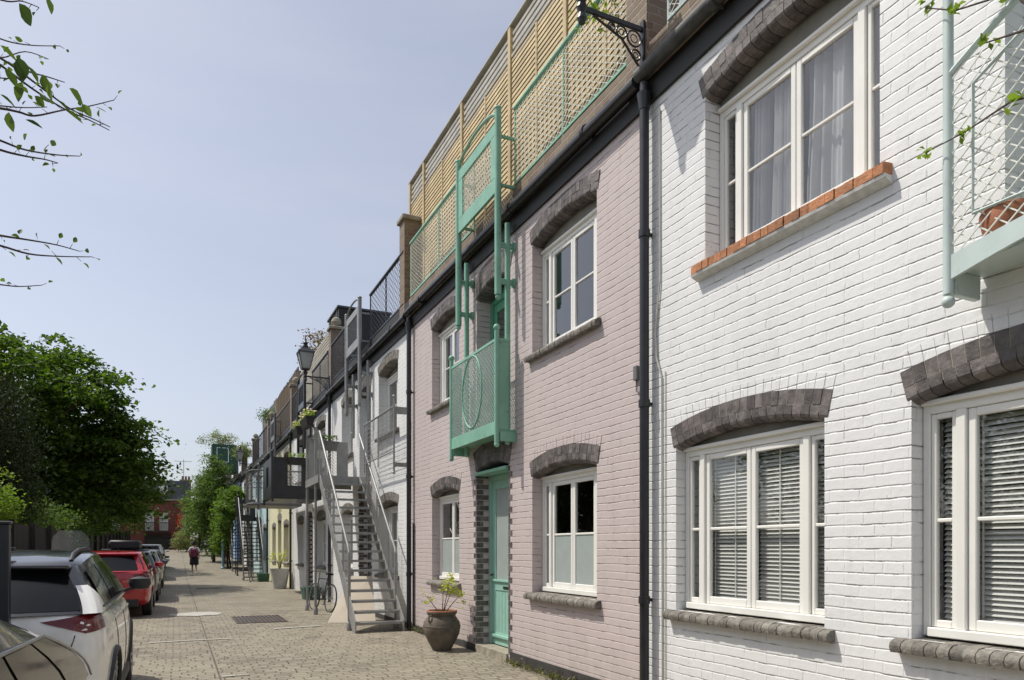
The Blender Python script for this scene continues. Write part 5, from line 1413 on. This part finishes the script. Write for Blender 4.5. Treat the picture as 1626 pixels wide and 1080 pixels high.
        g.v = [(mx + v[0]*1.15, my + v[1]*.75, belt+.06 + v[2]*1.05) for v in g.v]; g.beam((sg*(hw-.10), my, belt-.03), (mx-sg*.05, my, belt+.02), .06, .03)
        g.build('mirror', 'plastic_black' if cladding else paint, t, smooth=True)
        g = LMB(); g.cbox(sg*(hw*.995), sg*(hw*1.012), cab[0]+1.0, cab[0]+1.16, belt-.13, belt-.105, .004); g.cbox(sg*(hw*.995), sg*(hw*1.012), cab[0]+1.95, cab[0]+2.1, belt-.14, belt-.115, .004); g.build('door_handle', paint, t)
        proj([(sg*.5, nose-.3), (sg*.8, nose-.26), (sg*.8, nose-.18), (sg*.5, nose-.2)], (0, -1, 0), 'headlight', 'lamp_clear') if False else None
        # seams: thin dark lines for tailgate
    g = LMB(); pl = []
    for (x, z) in ((hw*.80, belt-.02), (hw*.76, belt-.2), (hw*.70, belt-.38), (hw*.5, .56), (0, .54), (-hw*.5, .56), (-hw*.70, belt-.38), (-hw*.76, belt-.2), (-hw*.8, belt-.02)):
        hit = bvh.ray_cast(Vector((x, -1, z)), Vector((0, 1, 0)))
        if hit[0]: pl.append(hit[0] + Vector((0, -.001, 0)))
    g.tube(pl, .0045, 5); g.build('panel_seam', 'plastic_black', t)
    for yy in (cab[0]+.95-.02, cab[0]+1.9):
        pl = []; g = LMB()
        for z in np.linspace(.3, belt-.08, 8):
            hit = bvh.ray_cast(Vector((2, yy, z)), Vector((-1, 0, 0)))
            if hit[0]: pl.append(hit[0] + Vector((.001, 0, 0)))
        g.tube(pl, .004, 5); g.build('panel_seam', 'plastic_black', t)
    g = LMB(); g.cbox(-.26, .26, -.02, .02, .60, .71, .004); g.build('number_plate', 'offwhite', t)
    g = LMB(); g.tube([(.2*hw, cab[1]+.2, H_), (.2*hw, cab[1]+.12, H_+.18)], .006, 5); g.cbox(.2*hw-.02, .2*hw+.02, cab[1]+.17, cab[1]+.25, H_-.01, H_+.02, .005); g.build('roof_aerial', 'plastic_black', t)
    if flip: t.rotation_euler.z = math.pi
    return t
CX = -.45
car('parked_car', (CX-.89, 6.02, G0), 'car_white', 'white crossover with black roof, nearest whole car', L_=4.14, W_=1.78, H_=1.54, belt=1.12, roofmat='car_black', rails=True, cladding=True, tail='wedge', cab=(.10, .50, 2.15, 3.15), nose=.98)
car('parked_car', (CX-.93, 18.0, G0), 'car_red', 'bright red hatchback behind the white car', H_=1.50, belt=1.08, cab=(.12, .55, 2.2, 3.2))
car('parked_car', (CX-.88, 22.9, G0), 'car_blue', 'dark blue-grey saloon past the red car', H_=1.50, belt=1.05, L_=4.4)
car('parked_car', (CX-.88, 30.5, gz(31)), 'car_silver', 'silver car in the middle of the parked row', H_=1.50, belt=1.0)
car('parked_car', (CX-.95, 38, gz(39)), 'car_grey', 'grey car near the far end of the parked row', H_=1.48)
car('parked_car', (CX-1.0, 46.5, gz(47)), 'car_white', 'small white car, farthest in the parked row', H_=1.5)
car('parked_car', (-1.27, 5.45, G0+.0), 'car_grey', 'dark grey car cut off by the bottom left corner', H_=1.43, belt=.77, flip=True, cab=(.25, 2.6, 3.1, 3.8), L_=4.5, W_=1.70, fast=True, tumble=.10, nose=.72)

# black roof box on the blue car
t = thing('roof_box', (-1.38, 24.6, 1.37), 'long black luggage box on the dark blue-grey saloon', 'roof box')
m = MB(); m.cbox(-1.78, -.98, 23.75, 25.6, 1.40, 1.66, .05); m.build('box', 'plastic_black', t, smooth=True)
m = MB(); m.cbox(-2.0, -.78, 24.1, 24.16, 1.36, 1.40, .01); m.cbox(-2.0, -.78, 25.1, 25.16, 1.36, 1.40, .01); m.build('roof_bar', 'dgrey_metal', t)

# ------------------------------------------------------------------ scooter with tall screen
sx, sy = -1.43, 11.6
t = thing('motor_scooter', (sx, sy, G0), 'parked scooter whose clear windscreen shows above the white car', 'scooter')
for y in (sy, sy+1.35):
    m = MB(); m.tube([(sx, y+.22*math.cos(a), G0+.27+.22*math.sin(a)) for a in [2*math.pi*j/24 for j in range(24)]], .05, 8, closed=True); m.tube([(sx-.05, y, G0+.27), (sx+.05, y, G0+.27)], .06, 10); m.tube([(sx, y, G0+.27), (sx, y, G0+.271)], .18, 14); m.build('wheel', 'tyre', t, smooth=True)
m = MB(); prof = [(sy-.15, G0+.55), (sy-.25, G0+.80), (sy+.5, G0+.78), (sy+.72, G0+.42), (sy+1.0, G0+.42), (sy+1.15, G0+1.0), (sy+1.25, G0+1.02), (sy+1.30, G0+.55), (sy+1.1, G0+.28), (sy+.3, G0+.28)]
m.prism(prof, 'x', sx-.16, sx+.16); m.build('bodywork', 'plastic_black', t, bevel=.04)
m = MB(); m.cbox(sx-.14, sx+.14, sy-.22, sy+.5, G0+.78, G0+.88, .03); m.build('seat', 'tyre', t)
m = MB(); m.tube([(sx-.36, sy+.98, G0+1.08), (sx, sy+1.16, G0+1.05), (sx+.36, sy+.98, G0+1.08)], .015, 8); m.tube([(sx, sy+1.2, G0+.5), (sx, sy+1.12, G0+1.05)], .02, 8); m.build('handlebar', 'dgrey_metal', t, smooth=True)
m = MB(); vs = []
for i in range(9):
    u_ = i/8; z = G0+1.06+.76*u_; w_ = .27*(1-.12*u_) if u_ < .8 else .27*(1-.12*u_)*(1-((u_-.8)/.2)**2*.4)
    for j in range(9): q = j/8*2-1; vs.append((sx+w_*q, sy+1.14-.16*u_-.08*q*q, z))
m.add(vs, [(i*9+j, i*9+j+1, (i+1)*9+j+1, (i+1)*9+j) for i in range(8) for j in range(8)]); m.build('windscreen', 'perspex', t, smooth=True)

# ------------------------------------------------------------------ bicycles
def bicycle(loc, rz, label, mat='black_metal', lean=0.0):
    t = thing('bicycle', loc, label, 'bicycle')
    class Q(MB):
        def build(s, name, mat, parent, **k): o = MB.build(s, name, mat, None, **k); o.parent = parent; ORG[o.name] = Vector((0, 0, 0)); return o
    r = .34
    for y in (0, 1.02):
        m = Q(); m.tube([(0, y+r*math.cos(a), r+r*math.sin(a)) for a in [2*math.pi*j/36 for j in range(36)]], .017, 6, closed=True); w_ = m.build('wheel', 'tyre', t, smooth=True)
        m = Q()
        for j in range(16):
            a = 2*math.pi*j/16; m.tube([(.02*(-1)**j, y, r), (0, y+(r-.02)*math.cos(a), r+(r-.02)*math.sin(a))], .0016, 3)
        m.tube([(0, y+(r-.02)*math.cos(a), r+(r-.02)*math.sin(a)) for a in [2*math.pi*j/30 for j in range(30)]], .008, 5, closed=True); m.tube([(-.04, y, r), (.04, y, r)], .02, 8)
        m.build('rim', 'rim', w_)
    m = Q(); bb, st, hd, hd2 = (0, .45, .29), (0, .30, .80), (0, .83, .80), (0, .86, .68)
    for a, b in ((bb, st), (st, hd), (bb, hd2), (hd, hd2), ((0, 0, r), bb), ((0, 0, r), (0, .32, .74))): m.tube([a, b], .014, 6)
    m.tube([hd2, (0, .93, .5), (0, 1.02, r)], .012, 6); m.build('frame', mat, t, smooth=True)
    m = Q(); m.tube([(0, .83, .80), (0, .82, .95)], .012, 6); m.tube([(-.28, .74, .98), (-.15, .84, .97), (.15, .84, .97), (.28, .74, .98)], .012, 6); m.build('handlebar', 'dgrey_metal', t, smooth=True)
    m = Q(); m.prism([(-.075, .14), (.075, .14), (.05, .27), (.015, .42), (-.015, .42), (-.05, .27)], 'z', .90, .945); m.tube([(0, .30, .80), (0, .28, .91)], .012, 6); m.build('saddle', 'tyre', t)
    m = Q(); m.tube([(.03+.0, .45+.09*math.cos(a), .29+.09*math.sin(a)) for a in [2*math.pi*j/20 for j in range(20)]], .006, 4, closed=True); m.tube([(.05, .45, .29), (.06, .56, .16)], .009, 5); m.tube([(-.05, .45, .29), (-.06, .34, .42)], .009, 5)
    m.cbox(.04, .13, .52, .60, .15, .17, .004); m.cbox(-.13, -.04, .30, .38, .41, .43, .004); m.build('crank', 'dgrey_metal', t)
    t.rotation_euler = (0, lean, rz); return t
bicycle((3.35, 17.6, G0), R(12), 'black bicycle leaning behind the foot of the grey staircase', lean=R(6))
bicycle((3.1, 35.0, gz(35)), R(-12), 'black bicycle leaning at the foot of the black staircase', lean=R(-7))

# ------------------------------------------------------------------ street objects
t = thing('plywood_sheet', (3.3, 15.3, G0), 'cream board leaning under the grey staircase', 'board')
m = MB(); m.add([(2.85, 15.1, G0+.01), (3.75, 14.7, G0+.01), (3.85, 15.4, G0+.95), (3.45, 15.6, G0+.95), (2.85, 15.12, G0+.01), (3.75, 14.72, G0+.01), (3.85, 15.42, G0+.95), (3.45, 15.62, G0+.95)],
    [(0,1,2,3), (7,6,5,4), (0,4,5,1), (1,5,6,2), (2,6,7,3), (3,7,4,0)]); m.build('panel', 'ply', t)
def bin_(x, y, label, rz=0):
    t = thing('recycling_box', (x, y, gz(y)), label, 'recycling box', 'green recycling boxes by the wall'); z = gz(y)
    m = MB(); a, b = .30, .22; c, d = .34, .25
    m.add([(x-b, y-a, z), (x+b, y-a, z), (x+b, y+a, z), (x-b, y+a, z), (x-d, y-c, z+.34), (x+d, y-c, z+.34), (x+d, y+c, z+.34), (x-d, y+c, z+.34)], [(0,3,2,1), (4,5,6,7), (0,1,5,4), (1,2,6,5), (2,3,7,6), (3,0,4,7)])
    m.build('tub', 'bin_green', t)
    m = MB(); m.cbox(x-d-.02, x+d+.02, y-c-.02, y+c+.02, z+.33, z+.37, .01); m.cbox(x-d+.04, x+d-.04, y-c+.04, y+c-.04, z+.37, z+.40, .01); m.build('lid', 'bin_green', t)
bin_(3.72, 22.4, 'green lidded recycling box by the white wall, nearer one')
bin_(3.68, 35.4, 'green lidded recycling box beside the black staircase and bicycle')
t = thing('potted_plant', (3.62, 28.9, gz(28.9)), 'tall white planter with a yellow-leaved plant by the yellow house', 'potted plant'); z = gz(28.9)
m = MB(); m.lathe((3.62, 28.9, z), [(.24, 0), (.30, .35), (.36, .72), (.38, .78), (.34, .78), (.32, .7)], 20); m.build('pot', 'planter_white', t, smooth=True)
m = MB()
pts = []
for k in range(9):
    a = rng.uniform(0, 6.28); e = Vector((3.62+.32*math.cos(a), 28.9+.32*math.sin(a), z+1.1+rng.uniform(0, .35))); m.tube([(3.62, 28.9, z+.7), (3.62+.1*math.cos(a), 28.9+.1*math.sin(a), z+1.0), e], [.01, .008, .004], 4)
    for q in range(10): pts.append(e + Vector(rng.normal(size=3)*.07))
m.build('stem', 'bark', t); leaf_object('foliage', 'leaf_yellow', pts, .09, t)
# urn
ux, uy = 3.66, 10.35
t = thing('potted_plant', (ux, uy, G0), 'brown clay urn with spindly leafy stems by the mint door', 'potted plant')
m = MB(); m.lathe((ux, uy, G0), [(.14, 0), (.15, .03), (.20, .12), (.265, .25), (.285, .36), (.27, .44), (.225, .505), (.20, .53), (.225, .56), (.235, .585), (.225, .60), (.195, .595), (.185, .54), (.18, .5)], 36)
for a in (0.4, 2.0, 3.6, 5.2):
    c_, s_ = math.cos(a), math.sin(a)
    m.tube([(ux+.225*c_, uy+.225*s_, G0+.54), (ux+.27*c_, uy+.27*s_, G0+.53), (ux+.28*c_, uy+.28*s_, G0+.47), (ux+.26*c_, uy+.26*s_, G0+.45)], .014, 6)
m.tube([(ux+.283*math.cos(a), uy+.283*math.sin(a), G0+.38) for a in [2*math.pi*j/36 for j in range(36)]], .008, 5, closed=True)
m.build('pot', 'urn', t, smooth=True)
m = MB(); m.lathe((ux, uy, G0), [(.185, .545), (.18, .56), (.002, .57)], 20); m.build('soil', 'earth', t)
m = MB(); m.tube([(ux+.222*math.cos(a), uy+.222*math.sin(a), G0+.602) for a in [2*math.pi*j/30 for j in range(30)]], .012, 6, closed=True); m.build('rim', 'terracotta', t, smooth=True)
m = MB(); pts = []
for (px_, py_, h_, w_) in ((.02, .0, .44, .0), (.06, -.02, .40, .1), (.1, -.06, .30, .16), (-.08, .06, .26, -.12), (.05, -.03, .55, .06)):
    e = Vector((ux+px_+w_, uy+py_-w_*.5, G0+.56+h_)); m.tube([(ux+px_*.3, uy+py_*.3, G0+.55), (ux+px_+w_*.3, uy+py_, G0+.56+h_*.5), e], [.008, .006, .003], 5)
    for q in range(30): pts.append(e + Vector(rng.normal(size=3)*.055) - Vector((0, 0, abs(rng.normal())*.06)))
m.build('stem', 'bark', t); leaf_object('foliage', 'leaf_yellow', pts, .06, t, aspect=1.4)
# drain grate
t = thing('drain_grate', (1.62, 16.4, G0+.01), 'long slotted iron drain cover in the cobbles', 'drain cover')
m = MB(); gx0, gx1, gy0, gy1 = 1.12, 2.14, 15.7, 17.3
m.box(gx0, gx1, gy0, gy0+.05, G0, G0+.018); m.box(gx0, gx1, gy1-.05, gy1, G0, G0+.018); 
for i in range(13):
    x = gx0 + (gx1-gx0-.04)*i/12; m.box(x, x+.04, gy0+.05, gy1-.05, G0, G0+.018)
m.build('bars', 'iron', t); m = MB(); m.box(gx0+.01, gx1-.01, gy0+.02, gy1-.02, G0+.0045, G0+.008); m.build('void', 'plastic_black', t)
t = thing('manhole_cover', (1.0, 30.2, gz(30)), 'small dark inspection cover far along the street', 'drain cover')
m = MB(); m.box(.7, 1.6, 29.9, 30.5, gz(30.2), gz(30.2)+.02); m.build('plate', 'iron', t)
# paint patches and repair lines on the road
def patch_sheet(name, mat, poly, off):
    m = MB(); m.add([(x, y, gz(y)+off) for x, y in poly], [tuple(range(len(poly)))]); o = m.build(name, mat); tag(o, kind='structure')
def blot(cx, cy, rx, ry, n=26, j=.18):
    return [(cx + rx*math.cos(a)*(1+random.uniform(-j, j)), cy + ry*math.sin(a)*(1+random.uniform(-j, j))) for a in [2*math.pi*i/n for i in range(n)]]
patch_sheet('paint_spill', 'paint_patch', blot(.45, 18.4, .55, .5), .016)
patch_sheet('mortar_line', 'paint_patch', [(-.4, 13.05), (.25, 13.12), (.9, 13.1), (.9, 13.16), (.25, 13.19), (-.4, 13.13)], .017)
patch_sheet('mortar_line', 'paint_patch', [(.5, 9.25), (.8, 9.28), (.8, 9.32), (.5, 9.30)], .018)
patch_sheet('mortar_line', 'paint_patch', [(1.7, 14.3), (2.6, 14.5), (2.6, 14.6), (1.7, 14.4)], .019)
# weeds along the wall foot
pts = []
for k in range(90):
    y = rng.choice([rng.uniform(6.0, 8.9), rng.uniform(6.5, 8.7), rng.uniform(11, 13.2)]); x = D - abs(rng.normal())*.05 - .02
    for q in range(rng.integers(4, 14)): pts.append((x+rng.normal()*.03, y+rng.normal()*.05, G0+.02+abs(rng.normal())*.035))
w_ = leaf_object('weeds', 'grass', pts, .05, None, flat=1.5, aspect=3.2); tag(w_, 'small dry weeds growing along the foot of the pink wall', 'weeds', kind='stuff')
pts = []
for k in range(160):
    y = rng.uniform(9, 40); pts.append((D-.05-abs(rng.normal())*.05, y, gz(y)+.03+abs(rng.normal())*.03))

# ------------------------------------------------------------------ person
def person():
    px_, py_ = .88, 42.6; z = gz(py_)
    t = thing('person', (px_, py_, z), 'person walking away in a white top and dark skirt with a pink backpack', 'person')
    def skin_obj(name, verts, edges, radii, mat, root=0, sub=2):
        me = bpy.data.meshes.new(name); me.from_pydata(verts, edges, []); o = bpy.data.objects.new(name, me); col.objects.link(o)
        o.modifiers.new('k', 'SKIN'); 
        me.skin_vertices[0].data[root].use_root = True
        for i, r_ in enumerate(radii): me.skin_vertices[0].data[i].radius = (r_, r_) if not hasattr(r_, '__len__') else r_
        s_ = o.modifiers.new('s', 'SUBSURF'); s_.levels = s_.render_levels = sub
        bpy.context.view_layer.update(); dg = bpy.context.evaluated_depsgraph_get(); m2 = bpy.data.meshes.new_from_object(o.evaluated_get(dg))
        o.modifiers.clear(); o.data = m2; m2.name = name; m2.materials.clear(); m2.materials.append(M[mat]); m2.polygons.foreach_set('use_smooth', [True]*len(m2.polygons)); o.parent = t; return o
    V = [(0, 0, .93), (0, .01, 1.12), (0, .02, 1.30), (0, .02, 1.43), (0, .03, 1.50), (0, .03, 1.60), (0, .04, 1.70),
         (-.09, 0, .88), (-.09, .10, .50), (-.09, .02, .10), (-.09, .16, .03), (.09, 0, .88), (.09, .02, .52), (.09, -.30, .22), (.09, -.36, .10),
         (-.17, .02, 1.41), (-.24, .02, 1.12), (-.20, .16, .90), (.17, .02, 1.41), (.23, -.02, 1.14), (.24, .02, .88), (-.19, .22, .83), (.24, .05, .80)]
    E = [(0,1),(1,2),(2,3),(3,4),(4,5),(5,6),(0,7),(7,8),(8,9),(9,10),(0,11),(11,12),(12,13),(13,14),(3,15),(15,16),(16,17),(3,18),(18,19),(19,20),(17,21),(20,22)]
    Rr = [(.15,.11),(.12,.09),(.14,.10),(.10,.08),.05,.085,.07,.09,.058,.035,.035,.09,.058,.038,.035,.055,.04,.028,.055,.04,.028,.03,.03]
    skin_obj('body', V, E, Rr, 'skin')
    skin_obj('top', [(0,.0,1.0),(0,.01,1.15),(0,.02,1.32),(0,.02,1.43),(-.19,.02,1.40),(-.26,.02,1.20),(.19,.02,1.40),(.26,-.01,1.20)], [(0,1),(1,2),(2,3),(3,4),(4,5),(3,6),(6,7)], [(.165,.12),(.15,.115),(.165,.12),(.10,.085),.07,.075,.07,.075], 'cloth_white')
    class Q(MB):
        def build(s, name, mat, parent, **k): o = MB.build(s, name, mat, None, **k); o.parent = parent; ORG[o.name] = Vector((0,0,0)); return o
    m = Q(); prof = [(.15, 1.04), (.19, .92), (.21, .75), (.215, .55), (.205, .50)]
    base = 0
    for r_, z_ in prof:
        for j in range(20): a = 2*math.pi*j/20; m.v.append((r_*math.cos(a)*1.05, r_*math.sin(a)*.82, z_))
    for i in range(4):
        for j in range(20): m.f.append((i*20+j, i*20+(j+1) % 20, (i+1)*20+(j+1) % 20, (i+1)*20+j))
    m.build('skirt', 'cloth_black', t, smooth=True)
    m = Q(); m.ball((0, .02, 1.665), .115, 10, 1.05); m.ball((0, -.05, 1.76), .06, 8); m.build('hair', 'hair', t, smooth=True)
    m = Q(); m.cbox(-.19, .15, -.30, -.11, .98, 1.38, .06); m.cbox(-.24, .05, -.34, -.14, .93, 1.14, .05); m.build('backpack', 'bag', t, smooth=True)
    m = Q(); m.tube([(-.10, -.12, 1.36), (-.10, .02, 1.50), (-.10, .13, 1.35)], .018, 5); m.tube([(.10, -.12, 1.36), (.10, .02, 1.50), (.10, .13, 1.35)], .018, 5); m.build('strap', 'bag', t)
    for (x, y, zz) in ((-.09, .07, .0), (.09, -.37, .06)):
        m = Q(); m.cbox(x-.045, x+.045, y-.10, y+.15, zz, zz+.08, .03); m.build('shoe', 'shoe', t, smooth=True)
person()

# ------------------------------------------------------------------ sky, sun, camera
sdir = Vector((-.60, .42, 1.16)).normalized()
elev = math.asin(sdir.z)
w = bpy.data.worlds.new('World'); bpy.context.scene.world = w; w.use_nodes = True; nt = w.node_tree; nt.nodes.clear()
wo = nt.nodes.new('ShaderNodeOutputWorld'); bg = nt.nodes.new('ShaderNodeBackground'); sky = nt.nodes.new('ShaderNodeTexSky')
sky.sky_type = 'NISHITA'; sky.sun_disc = False; sky.sun_elevation = elev; sky.sun_rotation = math.atan2(sdir.x, sdir.y)
sky.air_density = 1.0; sky.dust_density = 2.5; sky.ozone_density = 2.0; sky.altitude = 50
hs = nt.nodes.new('ShaderNodeHueSaturation'); hs.inputs['Saturation'].default_value = .7; nt.links.new(sky.outputs[0], hs.inputs['Color'])
tcw = nt.nodes.new('ShaderNodeTexCoord'); mpw = nt.nodes.new('ShaderNodeMapping'); mpw.inputs['Scale'].default_value = (1.0, 1.0, 4.5); nt.links.new(tcw.outputs['Generated'], mpw.inputs['Vector'])
nz = noise(nt, mpw.outputs[0], 2.2, 6, .55); cl = ramp(nt, nz, [(.36, .18), (.80, .42)])
mxs = mixc(nt, cl, hs.outputs[0], (5.1, 5.05, 5.7)); nt.links.new(mxs, bg.inputs[0]); bg.inputs[1].default_value = .15; nt.links.new(bg.outputs[0], wo.inputs[0])
sl = bpy.data.lights.new('sun', 'SUN'); sl.energy = 4.0; sl.angle = R(.53); sl.color = (1, .95, .86)
so = bpy.data.objects.new('sun', sl); col.objects.link(so); so.rotation_euler = (-sdir).to_track_quat('-Z', 'Y').to_euler()
cam = bpy.data.cameras.new('camera'); cam.sensor_width = 36; cam.lens = 1140/1626*36; cam.shift_y = 331/1626; cam.clip_end = 2500; cam.clip_start = .05
co = bpy.data.objects.new('camera', cam); col.objects.link(co); co.location = (0, 0, CAMH); co.rotation_euler = (R(90), 0, -TH)
sc = bpy.context.scene; sc.camera = co
sc.view_settings.view_transform = 'Standard'; sc.view_settings.look = 'None'; sc.view_settings.gamma = 1; sc.view_settings.exposure = 0
sc.render.resolution_x = 1024; sc.render.resolution_y = 680
